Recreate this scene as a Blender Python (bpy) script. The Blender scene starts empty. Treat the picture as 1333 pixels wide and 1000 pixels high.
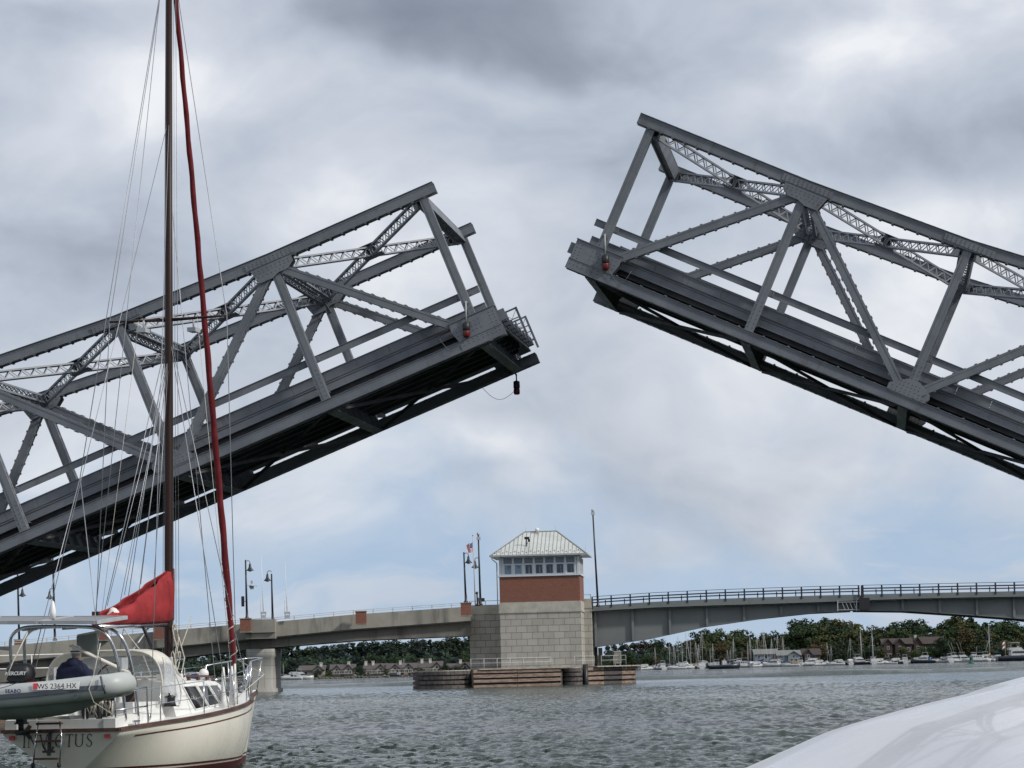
import bpy, bmesh, math, random
import numpy as np
from mathutils import Vector, Matrix, Euler
R = math.radians
random.seed(7); rng = np.random.default_rng(11)
sc = bpy.context.scene
COL = sc.collection
# ------------------------------------------------------------------ camera
FPX, HOR, ROLL, CAMZ = 3829.41, 369.89, 0.02486, 1.75
PITCH = math.atan2(HOR, FPX)
cF = Vector((0, math.cos(PITCH), math.sin(PITCH))); cU0 = Vector((0, -math.sin(PITCH), math.cos(PITCH))); cR0 = Vector((1, 0, 0))
cR = cR0*math.cos(ROLL)-cU0*math.sin(ROLL); cU = cR0*math.sin(ROLL)+cU0*math.cos(ROLL)
CP = Vector((0, 0, CAMZ))
cd = bpy.data.cameras.new('camera'); cam = bpy.data.objects.new('camera', cd); COL.objects.link(cam)
cd.sensor_width = 36; cd.sensor_fit = 'HORIZONTAL'; cd.lens = FPX/1333*36; cd.clip_start = 0.3; cd.clip_end = 9000
M = Matrix((cR, cU, -cF)).transposed().to_4x4(); M.translation = CP
cam.matrix_world = M; sc.camera = cam
def W(px, py, Y):
    "world point at depth Y (metres north of the viewpoint) seen in direction px,py of the survey photo"
    r = cF + cR*((px-666.5)/FPX) - cU*((py-500)/FPX)
    return CP + r*(Y/r.y)
# ------------------------------------------------------------------ light
SUN_EL, SUN_AZ = R(36), R(114)          # azimuth measured from +Y (north) towards +X (east)
sd = bpy.data.lights.new('sun', 'SUN'); sd.energy = 2.8; sd.angle = R(5); sd.color = (1, .95, .88)
sun = bpy.data.objects.new('sun', sd); COL.objects.link(sun)
dirv = Vector((math.sin(SUN_AZ)*math.cos(SUN_EL), math.cos(SUN_AZ)*math.cos(SUN_EL), math.sin(SUN_EL)))
sun.rotation_euler = dirv.to_track_quat('Z', 'Y').to_euler()
sc.view_settings.view_transform = 'Standard'; sc.view_settings.look = 'None'; sc.view_settings.gamma = 1
sc.view_settings.exposure = 0.0
sc.cycles.max_bounces = 6; sc.cycles.diffuse_bounces = 3; sc.cycles.glossy_bounces = 3; sc.cycles.transparent_max_bounces = 12
sc.cycles.use_denoising = True
wd = bpy.data.worlds.new('World'); sc.world = wd; wd.use_nodes = True
nt = wd.node_tree; nt.nodes.clear()
class NB:
    def __init__(s, nt): s.nt = nt
    def n(s, t, **k):
        x = s.nt.nodes.new(t)
        for a, b in k.items():
            if a.startswith('i_'): x.inputs[a[2:].replace('_', ' ')].default_value = b
            else: setattr(x, a, b)
        return x
    def l(s, a, b): s.nt.links.new(a, b)
    def math(s, op, a, b=None, c=None, clamp=False):
        x = s.nt.nodes.new('ShaderNodeMath'); x.operation = op; x.use_clamp = clamp
        for i, v in enumerate((a, b, c)):
            if v is None: continue
            if isinstance(v, (int, float)): x.inputs[i].default_value = v
            else: s.l(v, x.inputs[i])
        return x.outputs[0]
    def vmath(s, op, a, b=None):
        x = s.nt.nodes.new('ShaderNodeVectorMath'); x.operation = op
        for i, v in enumerate((a, b)):
            if v is None: continue
            if isinstance(v, tuple): x.inputs[i].default_value = v
            else: s.l(v, x.inputs[i])
        return x.outputs['Value'] if op in ('LENGTH', 'DOT_PRODUCT', 'DISTANCE') else x.outputs[0]
    def noise(s, vec, scale, detail=6, rough=.55, out='Fac', **k):
        x = s.nt.nodes.new('ShaderNodeTexNoise'); x.inputs['Scale'].default_value = scale; x.inputs['Detail'].default_value = detail
        x.inputs['Roughness'].default_value = rough
        for a, b in k.items(): x.inputs[a].default_value = b
        if vec is not None: s.l(vec, x.inputs['Vector'])
        return x.outputs[out]
    def ramp(s, fac, stops, interp='LINEAR'):
        x = s.nt.nodes.new('ShaderNodeValToRGB'); x.color_ramp.interpolation = interp
        e = x.color_ramp.elements
        while len(e) < len(stops): e.new(.5)
        for i, (p, c) in enumerate(stops):
            e[i].position = p; e[i].color = (c if isinstance(c, tuple) else (c, c, c)) + (1,)
        s.l(fac, x.inputs[0]); return x.outputs[0]
    def mrange(s, v, a, b, c=0., d=1., smooth=True):
        x = s.nt.nodes.new('ShaderNodeMapRange'); x.interpolation_type = 'SMOOTHSTEP' if smooth else 'LINEAR'
        s.l(v, x.inputs[0])
        for i, q in enumerate((a, b, c, d)): x.inputs[i+1].default_value = q
        return x.outputs[0]
    def mix(s, f, a, b, blend='MIX'):
        x = s.nt.nodes.new('ShaderNodeMix'); x.data_type = 'RGBA'; x.blend_type = blend
        for i, v in ((0, f), (6, a), (7, b)):
            if isinstance(v, (int, float)): x.inputs[i].default_value = v
            elif isinstance(v, tuple): x.inputs[i].default_value = v+(1,)
            else: s.l(v, x.inputs[i])
        return x.outputs[2]
nb = NB(nt)
tc = nb.n('ShaderNodeTexCoord'); D = tc.outputs['Generated']
sky = nb.n('ShaderNodeTexSky', sky_type='NISHITA', sun_disc=False, sun_elevation=SUN_EL, sun_rotation=SUN_AZ, air_density=1.0, dust_density=1.5, ozone_density=1.0)
SKYS = 0.1
# cloud field in direction space: layers are stretched along the horizon
st = nb.vmath('MULTIPLY', D, (1, 1, 1.45))
wn = nb.noise(st, 7, 4, .5, 'Color')
wv = nb.vmath('MULTIPLY', nb.vmath('SUBTRACT', wn, (.5, .5, .5)), (.10, .10, .10))
sw = nb.vmath('ADD', st, wv)
def density(off):
    v = nb.vmath('ADD', sw, off); big = nb.noise(v, 4.5, 5, .5)
    mid = nb.noise(nb.vmath('ADD', v, (3.1, 1.7, .4)), 11, 6, .54); return nb.math('ADD', nb.math('MULTIPLY', big, .56), nb.math('MULTIPLY', mid, .44)), mid
dens, nmid = density((0, 0, 0))
dsun, _ = density((.016, 0, .014))        # the same field a little nearer the sun: gives lit and shaded flanks
def blob(px, py, sx, sy, amt):
    "one named cloud bank: centre direction and angular size"
    r = (cF + cR*((px-666.5)/FPX) - cU*((py-500)/FPX)).normalized()
    k = 1.45
    d = nb.vmath('SUBTRACT', sw, (r.x, r.y, r.z*k))
    d = nb.vmath('MULTIPLY', d, (FPX/sx, .3, FPX/sy/k))
    return nb.math('MULTIPLY', nb.mrange(nb.vmath('LENGTH', d), 0., 1., 1., 0.), amt)
shade = nb.math('ADD', nb.math('MULTIPLY', nb.math('SUBTRACT', dens, .5), -2.6), nb.math('MULTIPLY', nb.math('SUBTRACT', dens, dsun), 2.6))
for b in ((430, 25, 420, 95, -.34), (1230, 205, 310, 105, -.38), (60, 30, 200, 70, -.16), (1010, 120, 150, 60, .12), (800, 215, 330, 70, -.17), (640, 590, 260, 50, .08), (60, 20, 200, 60, -.10), (680, 270, 220, 150, -.17), (880, 60, 200, 70, -.03),
          (590, 645, 90, 35, -.10), (180, 150, 260, 90, .22), (640, 120, 200, 55, .20), (1090, 50, 260, 80, .24), (850, 480, 400, 90, .06),
          (1180, 430, 240, 90, .07), (640, 590, 240, 45, .10), (130, 330, 230, 70, -.06)):
    shade = nb.math('ADD', shade, blob(*b))
sh = nb.math('ADD', shade, .72)
ccol = nb.ramp(sh, [(0.0, (.20, .23, .29)), (.3, (.33, .37, .445)), (.55, (.51, .56, .655)), (.8, (.70, .735, .81)), (1.0, (.93, .94, .97))])
sep = nb.n('ShaderNodeSeparateXYZ'); nb.l(D, sep.inputs[0])
elev = sep.outputs['Z']
# clear strip of blue low down, seen under the deck of cloud
blue = nb.ramp(nb.mrange(elev, 0., .12, 0., 1., False), [(0, (.50, .62, .77)), (.35, (.40, .545, .745)), (1, (.33, .47, .70))])
cover = nb.mrange(nb.math('ADD', elev, nb.math('MULTIPLY', nb.math('SUBTRACT', nmid, .5), .17)), .020, .082)
hz = nb.mrange(nb.noise(nb.vmath('ADD', nb.vmath('MULTIPLY', sw, (1, 1, 2.2)), (5, 2, 1)), 22, 6, .55), .48, .68, 0., .6)
cover = nb.math('MAXIMUM', cover, hz)
lowc = nb.mix(cover, blue, ccol)
scaled = nb.mix(1., lowc, (1/SKYS,)*3, 'MULTIPLY')
skymix = nb.mix(.9, sky.outputs[0], scaled)
bg = nb.n('ShaderNodeBackground'); bg.inputs[1].default_value = SKYS; nb.l(skymix, bg.inputs[0])
wo = nb.n('ShaderNodeOutputWorld'); nb.l(bg.outputs[0], wo.inputs[0])
# ------------------------------------------------------------------ helpers
def prin(name, col, rough=.6, metal=0., spec=.5, var=0., vscale=3., bump=0., bscale=20., col2=None, alpha=1., coat=0., trans=0., ior=1.45, coord='Object', vstretch=(1, 1, 1), contrast=(.35, .65)):
    m = bpy.data.materials.new(name); m.use_nodes = True; t = m.node_tree; b = NB(t)
    p = t.nodes['Principled BSDF']
    p.inputs['Base Color'].default_value = tuple(col)+(1,); p.inputs['Roughness'].default_value = rough; p.inputs['Metallic'].default_value = metal
    p.inputs['Specular IOR Level'].default_value = spec; p.inputs['Alpha'].default_value = alpha; p.inputs['Coat Weight'].default_value = coat
    p.inputs['Transmission Weight'].default_value = trans; p.inputs['IOR'].default_value = ior
    c = b.n('ShaderNodeTexCoord').outputs[coord]
    if vstretch != (1, 1, 1): c = b.vmath('MULTIPLY', c, vstretch)
    if var or col2:
        n = b.noise(c, vscale, 6, .6)
        f = b.mrange(n, contrast[0], contrast[1])
        c2 = col2 if col2 else tuple(x*(1-var) for x in col)
        b.l(b.mix(f, tuple(col), tuple(c2)), p.inputs['Base Color'])
        b.l(b.mrange(n, .3, .7, max(0, rough-.08), min(1, rough+.1)), p.inputs['Roughness'])
    if bump:
        n2 = b.noise(c, bscale, 5, .6); bp = b.n('ShaderNodeBump'); bp.inputs['Strength'].default_value = 1.; bp.inputs['Distance'].default_value = bump
        b.l(n2, bp.inputs['Height']); b.l(bp.outputs[0], p.inputs['Normal'])
    return m
def V(*a): return Vector(a if len(a) == 3 else a[0])
class MB:
    def __init__(s): s.v = []; s.f = []; s.m = []; s.s = []
    def add(s, vs, fs, m=0, sm=False):
        o = len(s.v); s.v += [tuple(p) for p in vs]
        for f in fs: s.f.append(tuple(i+o for i in f)); s.m.append(m); s.s.append(sm)
    def box(s, x0, x1, y0, y1, z0, z1, m=0, T=None):
        vs = [V(x, y, z) for x in (x0, x1) for y in (y0, y1) for z in (z0, z1)]
        if T is not None: vs = [T @ p for p in vs]
        s.add(vs, [(0, 1, 3, 2), (4, 6, 7, 5), (0, 4, 5, 1), (2, 3, 7, 6), (0, 2, 6, 4), (1, 5, 7, 3)], m)
    def bar(s, p0, p1, w, h, up=(0, 0, 1), m=0, w1=None, h1=None):
        p0 = V(p0); p1 = V(p1); e = (p1-p0); e.normalize(); sd_ = e.cross(V(up))
        if sd_.length < 1e-5: sd_ = e.cross(V(1, 0, 0))
        sd_.normalize(); n = sd_.cross(e); vs = []
        for p, ww, hh in ((p0, w, h), (p1, w1 or w, h1 or h)):
            for a, b in ((-1, -1), (1, -1), (1, 1), (-1, 1)): vs.append(p+sd_*(a*ww/2)+n*(b*hh/2))
        s.add(vs, [(3, 2, 1, 0), (4, 5, 6, 7), (0, 1, 5, 4), (1, 2, 6, 5), (2, 3, 7, 6), (3, 0, 4, 7)], m)
    def tube(s, pts, r, n=8, m=0, caps=True, flat=1., up=None):
        pts = [V(p) for p in pts]; k = len(pts); rr = r if isinstance(r, (list, tuple)) else [r]*k
        ref = V(up) if up else None; vs = []; prev = None
        for i, p in enumerate(pts):
            t = (pts[min(i+1, k-1)]-pts[max(i-1, 0)]); t.normalize()
            if prev is None:
                a = V(0, 0, 1) if abs(t.z) < .9 else V(1, 0, 0)
                if ref: a = ref
                u = t.cross(a).normalized()
            else:
                u = (prev - t*prev.dot(t)); u.normalize()
            prev = u; w = t.cross(u)
            for j in range(n):
                an = 2*math.pi*j/n; vs.append(p+u*(math.cos(an)*rr[i])+w*(math.sin(an)*rr[i]*flat))
        fs = [(i*n+j, i*n+(j+1) % n, (i+1)*n+(j+1) % n, (i+1)*n+j) for i in range(k-1) for j in range(n)]
        s.add(vs, fs, m, True)
        if caps:
            s.add([vs[j] for j in range(n)], [tuple(range(n-1, -1, -1))], m); s.add([vs[(k-1)*n+j] for j in range(n)], [tuple(range(n))], m)
    def lathe(s, prof, n=16, o=(0, 0, 0), m=0, sm=True, T=None):
        vs = []
        for r, z in prof:
            for j in range(n):
                an = 2*math.pi*j/n; p = V(r*math.cos(an), r*math.sin(an), z)
                if T is not None: p = T @ p
                vs.append(p+V(o))
        k = len(prof)
        s.add(vs, [(i*n+j, i*n+(j+1) % n, (i+1)*n+(j+1) % n, (i+1)*n+j) for i in range(k-1) for j in range(n)], m, sm)
        s.add(vs[:n], [tuple(range(n-1, -1, -1))], m); s.add(vs[-n:], [tuple(range(n))], m)
    def sphere(s, c, r, nu=12, nv=8, m=0, T=None):
        r = r if isinstance(r, tuple) else (r, r, r); vs = []
        for i in range(nv+1):
            th = math.pi*i/nv
            for j in range(nu):
                an = 2*math.pi*j/nu; p = V(r[0]*math.sin(th)*math.cos(an), r[1]*math.sin(th)*math.sin(an), r[2]*math.cos(th))
                if T is not None: p = T @ p
                vs.append(p+V(c))
        s.add(vs, [((i+1)*nu+j, (i+1)*nu+(j+1) % nu, i*nu+(j+1) % nu, i*nu+j) for i in range(nv) for j in range(nu)], m, True)
    def prism(s, poly, axis, a, b, m=0, T=None):
        "extrude a 2-D polygon along axis (0/1/2) from a to b"
        def p3(p, c):
            q = [0, 0, 0]; o = [i for i in range(3) if i != axis]; q[o[0]] = p[0]; q[o[1]] = p[1]; q[axis] = c; q = V(q)
            return T @ q if T is not None else q
        n = len(poly); vs = [p3(p, a) for p in poly]+[p3(p, b) for p in poly]
        s.add(vs, [tuple(range(n)), tuple(range(2*n-1, n-1, -1))]+[(i, (i+1) % n, n+(i+1) % n, n+i) for i in range(n)], m)
    def grid(s, rows, m=0, sm=True, closed=False):
        k = len(rows); n = len(rows[0]); vs = [p for r in rows for p in r]
        s.add(vs, [(i*n+j, i*n+(j+1) % n, (i+1)*n+(j+1) % n, (i+1)*n+j) for i in range(k-1) for j in range(n if closed else n-1)], m, sm)
    def build(s, name, mats, parent=None, normals=True, loc=None):
        me = bpy.data.meshes.new(name); me.from_pydata(s.v, [], s.f)
        for m in (mats if isinstance(mats, (list, tuple)) else [mats]): me.materials.append(m)
        me.polygons.foreach_set('material_index', s.m); me.polygons.foreach_set('use_smooth', s.s)
        if normals:
            b = bmesh.new(); b.from_mesh(me); bmesh.ops.remove_doubles(b, verts=b.verts, dist=1e-5); bmesh.ops.recalc_face_normals(b, faces=b.faces); b.to_mesh(me); b.free()
        o = bpy.data.objects.new(name, me); COL.objects.link(o)
        if parent: o.parent = parent
        if loc: o.location = loc
        return o
def tag(o, label=None, cat=None, group=None, kind=None):
    if label: o['label'] = label
    if cat: o['category'] = cat
    if group: o['group'] = group
    if kind: o['kind'] = kind
    return o
def empty(name, label=None, cat=None, group=None, loc=(0, 0, 0), rz=0., mat=None):
    o = bpy.data.objects.new(name, None); COL.objects.link(o); o.empty_display_size = .2
    o.location = loc; o.rotation_euler = (0, 0, rz)
    if mat is not None: o.matrix_world = mat
    return tag(o, label, cat, group)
def copy_tree(o, parent=None):
    c = o.copy(); COL.objects.link(c); c.parent = parent
    if parent: c.matrix_parent_inverse = o.matrix_parent_inverse
    for ch in [k for k in KIDS.get(o.name, [])]: KIDS.setdefault(c.name, []).append(copy_tree(ch, c))
    return c
KIDS = {}
def reg(root):
    "remember the children of a thing so that copies carry them"
    for o in list(bpy.data.objects):
        if o.parent: 
            L = KIDS.setdefault(o.parent.name, [])
            if o not in L: L.append(o)
def text(body, name, size, mat, parent, T, extrude=.002, bold=0., align='CENTER', spacing=1., shear=0.):
    cu = bpy.data.curves.new(name, 'FONT'); cu.body = body; cu.size = size; cu.extrude = extrude; cu.align_x = align; cu.offset = bold; cu.space_character = spacing; cu.shear = shear
    cu.materials.append(mat); tmp = bpy.data.objects.new(name, cu); COL.objects.link(tmp)
    dg = bpy.context.evaluated_depsgraph_get(); me = bpy.data.meshes.new_from_object(tmp.evaluated_get(dg)); bpy.data.objects.remove(tmp)
    o = bpy.data.objects.new(name, me); COL.objects.link(o); o.parent = parent; o.matrix_basis = T
    return o
# ------------------------------------------------------------------ materials
MT = {}
def weathered(name, col, col2, stain, rough=.55, vs=(1, 1, .22), s1=.8, s2=2.2, amt=.55, th=(.56, .72), spec=.4, fade=None, bump=.004, coat=0.):
    "paint or stone with soft patchiness, run-down streaks and small blotches of its own"
    m = bpy.data.materials.new(name); m.use_nodes = True; b = NB(m.node_tree); p = m.node_tree.nodes['Principled BSDF']
    c = b.n('ShaderNodeTexCoord').outputs['Object']
    n1 = b.noise(c, s1, 5, .6); n2 = b.noise(b.vmath('MULTIPLY', c, vs), s2, 6, .68); n3 = b.noise(c, s2*4.5, 4, .6)
    base = b.mix(b.mrange(n1, .38, .64), tuple(col), tuple(col2))
    f = b.math('MULTIPLY', b.math('ADD', b.mrange(n2, th[0], th[1]), b.mrange(n3, .66, .76)), amt, clamp=True)
    b.l(b.mix(f, base, tuple(stain)), p.inputs['Base Color']); b.l(b.mrange(n2, .3, .7, rough-.08, rough+.18), p.inputs['Roughness'])
    p.inputs['Specular IOR Level'].default_value = spec; p.inputs['Coat Weight'].default_value = coat
    bp = b.n('ShaderNodeBump'); bp.inputs['Distance'].default_value = bump; b.l(n3, bp.inputs['Height']); b.l(bp.outputs[0], p.inputs['Normal'])
    return m
MT['steel'] = weathered('steel_paint', (.165, .180, .203), (.130, .143, .166), (.085, .068, .056), .5, amt=.5, vs=(1.2, 1, .5), s1=1.1, s2=2.6)
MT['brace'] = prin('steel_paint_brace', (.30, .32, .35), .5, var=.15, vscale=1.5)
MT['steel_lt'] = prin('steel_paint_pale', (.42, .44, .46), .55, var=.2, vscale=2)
MT['steel_dk'] = prin('steel_paint_dark', (.075, .08, .09), .7, var=.4, vscale=1.5)  # darker steel tone for stringers, grating, footway and sway braces
MT['rivet'] = prin('rivet_paint', (.06, .065, .075), .6)
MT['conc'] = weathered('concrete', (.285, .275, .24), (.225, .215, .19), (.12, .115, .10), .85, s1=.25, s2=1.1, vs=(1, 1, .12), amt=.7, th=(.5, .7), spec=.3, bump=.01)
MT['concd'] = weathered('concrete_shaded_stained', (.16, .155, .14), (.125, .12, .11), (.07, .066, .06), .88, s1=.25, s2=1.0, vs=(1, 1, .15), amt=.7, th=(.5, .7), spec=.3, bump=.01)  # streak stains over a base colour darkened to stand for shade
MT['white'] = prin('white_paint', (.78, .78, .76), .4, var=.08, vscale=4)
MT['black'] = prin('black_paint', (.018, .018, .022), .45)
MT['chrome'] = prin('stainless', (.62, .63, .65), .22, metal=1.)
MT['red'] = prin('red_lens', (.12, .010, .008), .35)
# ------------------------------------------------------------------ water
def make_water():
    r1 = 22.*np.exp(np.arange(0, 1090)*.0026); r2 = r1[-1]*np.exp(np.arange(1, 240)*.0062)
    r = np.concatenate([r1, r2]); nc = 1150; th = np.linspace(-R(24), R(24), nc)
    X = np.outer(r, np.sin(th)); Y = np.outer(r, np.cos(th)); Z = np.zeros_like(X)
    dr = np.gradient(r)[:, None]*np.ones((1, nc)); dc = (r*(th[1]-th[0]))[:, None]
    for i in range(110):
        lam = .30*(9.)**(rng.random()**1.7); k = 2*math.pi/lam
        a = rng.normal(0, .75)+R(205)            # wind waves from the right-rear
        kx, ky = math.sin(a)*k, math.cos(a)*k; ph = rng.random()*6.28
        amp = .0098*lam**.50
        damp = np.clip(lam/(3.2*np.maximum(dr*abs(math.cos(a))+dc*abs(math.sin(a)), dc))-.6, 0, 1)
        s = np.sin(kx*X+ky*Y+ph+.9*np.sin(.23*k*(X*math.cos(a)-Y*math.sin(a))*.5+ph*3))
        Z += amp*damp*(1.25*(1-np.abs(s))**1.4-.55 if i % 2 else s*.75)
    # gusts: patches of rougher and calmer water
    g = np.zeros_like(X)
    for i in range(9):
        lx, ly = 14+30*rng.random(), 12+40*rng.random(); g += np.sin(X/lx*2+rng.random()*6.3)*np.sin(Y/ly*2+rng.random()*6.3)
    Z *= 1+.16*g
    # the wake of a passing boat: one low roller across the channel
    yy = 358-.06*X
    Z += (.50*np.exp(-((Y-yy)/1.9)**2)-.14*np.exp(-((Y-yy+6)/2.6)**2))*(1+.25*np.sin(X*.21)*np.sin(X*.047))
    fade = np.clip((th[0]*-1-np.abs(th))/R(1.0), 0, 1)[None, :]*np.clip((r-r[0])/2., 0, 1)[:, None]*np.clip((r[-1]-r)/80., 0, 1)[:, None]
    Z *= fade
    nr = len(r); v = np.stack([X, Y, Z], -1).reshape(-1, 3)
    i, j = np.meshgrid(np.arange(nr-1), np.arange(nc-1), indexing='ij'); a = i*nc+j
    f = np.stack([a, a+1, a+nc+1, a+nc], -1).reshape(-1, 4)
    n0 = len(v)
    # surrounding calm sheet: full circle around the fine sector
    T0 = th[-1]; ths = np.linspace(T0, 2*math.pi-T0, 60); rr = np.array([r[0], 70, 120, 300, 700, r[-1], 7000.])
    ov = [(q*math.sin(t), q*math.cos(t), 0) for q in rr for t in ths]
    of = [(p*60+q, p*60+q+1, (p+1)*60+q+1, (p+1)*60+q) for p in range(6) for q in range(59)]
    far = [(q*math.sin(t), q*math.cos(t), 0) for q in (r[-1], 7000.) for t in np.linspace(-T0, T0, 9)]
    ff = [(q, q+1, 9+q+1, 9+q) for q in range(8)]
    cen = [(r[0]*math.sin(t), r[0]*math.cos(t), 0) for t in np.linspace(-math.pi, math.pi, 61)[:-1]]
    allv = np.concatenate([v, np.array(ov), np.array(far), np.array(cen)]); n1 = n0+len(ov); n2 = n1+len(far)
    q4 = np.concatenate([f, np.array(of)+n0, np.array(ff)+n1])
    me = bpy.data.meshes.new('water'); me.vertices.add(len(allv)); me.vertices.foreach_set('co', allv.ravel())
    nl = len(q4)*4+60; me.loops.add(nl); me.loops.foreach_set('vertex_index', np.concatenate([q4.ravel(), np.arange(n2, n2+60)]).astype(np.int32))
    me.polygons.add(len(q4)+1); me.polygons.foreach_set('loop_start', np.concatenate([np.arange(len(q4))*4, [len(q4)*4]]).astype(np.int32))
    me.polygons.foreach_set('use_smooth', np.ones(len(q4)+1, bool)); me.update(calc_edges=True); me.validate()
    # upward normals
    m = bpy.data.materials.new('lake_water'); m.use_nodes = True; b = NB(m.node_tree); p = m.node_tree.nodes['Principled BSDF']
    p.inputs['Roughness'].default_value = .06; p.inputs['IOR'].default_value = 1.33; p.inputs['Specular IOR Level'].default_value = .25
    c = b.n('ShaderNodeTexCoord').outputs['Object']
    n = b.noise(b.vmath('MULTIPLY', c, (.02, .009, 0)), 1., 5, .6)
    b.l(b.mix(b.mrange(n, .35, .65), (.020, .034, .024), (.036, .052, .036)), p.inputs['Base Color'])
    h1 = b.noise(b.vmath('MULTIPLY', c, (.8, 1.1, 0)), 4.2, 5, .62); h2 = b.noise(b.vmath('MULTIPLY', c, (1., .6, 0)), .42, 5, .6)
    gust = b.mrange(b.noise(b.vmath('MULTIPLY', c, (.035, .012, 0)), 1., 4, .6), .35, .65, .35, 1.5)
    hh = b.math('MULTIPLY', gust, b.math('ADD', b.math('MULTIPLY', h1, .15), b.math('MULTIPLY', h2, .40)))
    bp = b.n('ShaderNodeBump'); bp.inputs['Distance'].default_value = 1.; bp.inputs['Strength'].default_value = .8
    p.inputs['Specular Tint'].default_value = (.87, .99, .91, 1)
    b.l(hh, bp.inputs['Height']); b.l(bp.outputs[0], p.inputs['Normal'])
    me.materials.append(m); o = bpy.data.objects.new('water', me); COL.objects.link(o)
    bm = bmesh.new(); bm.from_mesh(me); bad = [q for q in bm.faces if q.normal.z < 0]; bmesh.ops.reverse_faces(bm, faces=bad); bm.to_mesh(me); bm.free()
    tag(o, 'grey-green choppy bay water with a low boat wake crossing it', kind='structure')
make_water()
# ------------------------------------------------------------------ bascule truss leaves
YAW, DN, WID, PAN = -0.12397, 82.53971, 8.0, 4.78346
aA = V(math.cos(YAW), math.sin(YAW), 0); aT = V(-math.sin(YAW), math.cos(YAW), 0)
NT = [(-.02, 4.565), (PAN-.05, 4.564), (2*PAN-.006, 4.712), (3*PAN+.009, 5.124), (4*PAN, 5.75), (5*PAN, 6.3)]
NBt = [(i*PAN, 0.) for i in range(6)]
def rivet(mb, p, n, r=.016):
    n = V(n); a = n.orthogonal().normalized(); b = n.cross(a); p = V(p)
    vs = [p+(a*math.cos(i*1.0472)+b*math.sin(i*1.0472))*r for i in range(6)]+[p+n*.016]
    mb.add(vs, [(i, (i+1) % 6, 6) for i in range(6)], 1)
def member(p0, p1, w, d, bumps=0, cover=0, lace=.36, t=.018, m=0, mb=None, ends=.0):
    "two webs facing sideways, flange angles and lacing bars top and bottom"
    mb = mb or MB(); p0 = V(p0); p1 = V(p1); L = (p1-p0).length; e = (p1-p0)/L; ac = V(0, 1, 0); n = ac.cross(e)
    if n.z < 0: n = -n
    def P(a, y, z): return p0+e*a+ac*y+n*z
    for s in (-1, 1):
        mb.bar(P(0, s*d/2, 0), P(L, s*d/2, 0), t, w, n)
        for z in (-1, 1): mb.bar(P(0, s*(d/2-.05), z*(w/2-.009)), P(L, s*(d/2-.05), z*(w/2-.009)), .09, .018, n)
        if bumps: mb.bar(P(0, s*(d/2+.012), -w/2+.035), P(L, s*(d/2+.012), -w/2+.035), .012, .055, n); mb.bar(P(0, s*(d/2+.012), w/2-.035), P(L, s*(d/2+.012), w/2-.035), .012, .055, n)
    k = max(2, int(L/lace)); st_ = L/k
    for z in (-1, 1):
        if cover and z > 0:
            mb.bar(P(0, 0, w/2+.012), P(L, 0, w/2+.012), d+.10, .016, n); 
        else:
            for i in range(k):
                s = 1 if i % 2 else -1
                mb.bar(P(i*st_, -s*(d/2-.02), z*(w/2-.006)), P((i+1)*st_, s*(d/2-.02), z*(w/2-.006)), .055, .010, n)
        if bumps:
            for i in range(1, k):
                for s in ((-1, 1) if bumps > 1 else (-1,) ):
                    c = P(i*st_, s*(d/2-.015), z*(w/2+.016)); mb.bar(c-e*.035, c+e*.035, .06, .022, n)
    return mb
def laced_brace(p0, p1, h=.30, b=.12, pitch=.26):
    "open latticework member: four angles with single lacing in the upright faces"
    mb = MB(); p0 = V(p0); p1 = V(p1); L = (p1-p0).length; e = (p1-p0)/L; sdv = e.cross(V(0, 0, 1)).normalized(); n = sdv.cross(e)
    def P(a, y, z): return p0+e*a+sdv*y+n*z
    for s in (-1, 1):
        for z in (-1, 1):
            mb.bar(P(0, s*b/2, z*(h/2-.02)), P(L, s*b/2, z*(h/2-.02)), .012, .042, n)
            mb.bar(P(0, s*(b/2-.02), z*h/2), P(L, s*(b/2-.02), z*h/2), .06, .012, n)
    k = int(L/pitch); q = L/k
    for s in (-1, 1):
        for i in range(k):
            u = 1 if i % 2 else -1
            mb.bar(P(i*q, s*(b/2-.012), -u*(h/2-.04)), P((i+1)*q, s*(b/2-.012), u*(h/2-.04)), .012, .034, n)
    for a in (.30, L/2, L-.30): 
        for s in (-1, 1): mb.bar(P(a-.2, s*(b/2+.007), 0), P(a+.2, s*(b/2+.007), 0), .01, h, n)
    return mb
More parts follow.
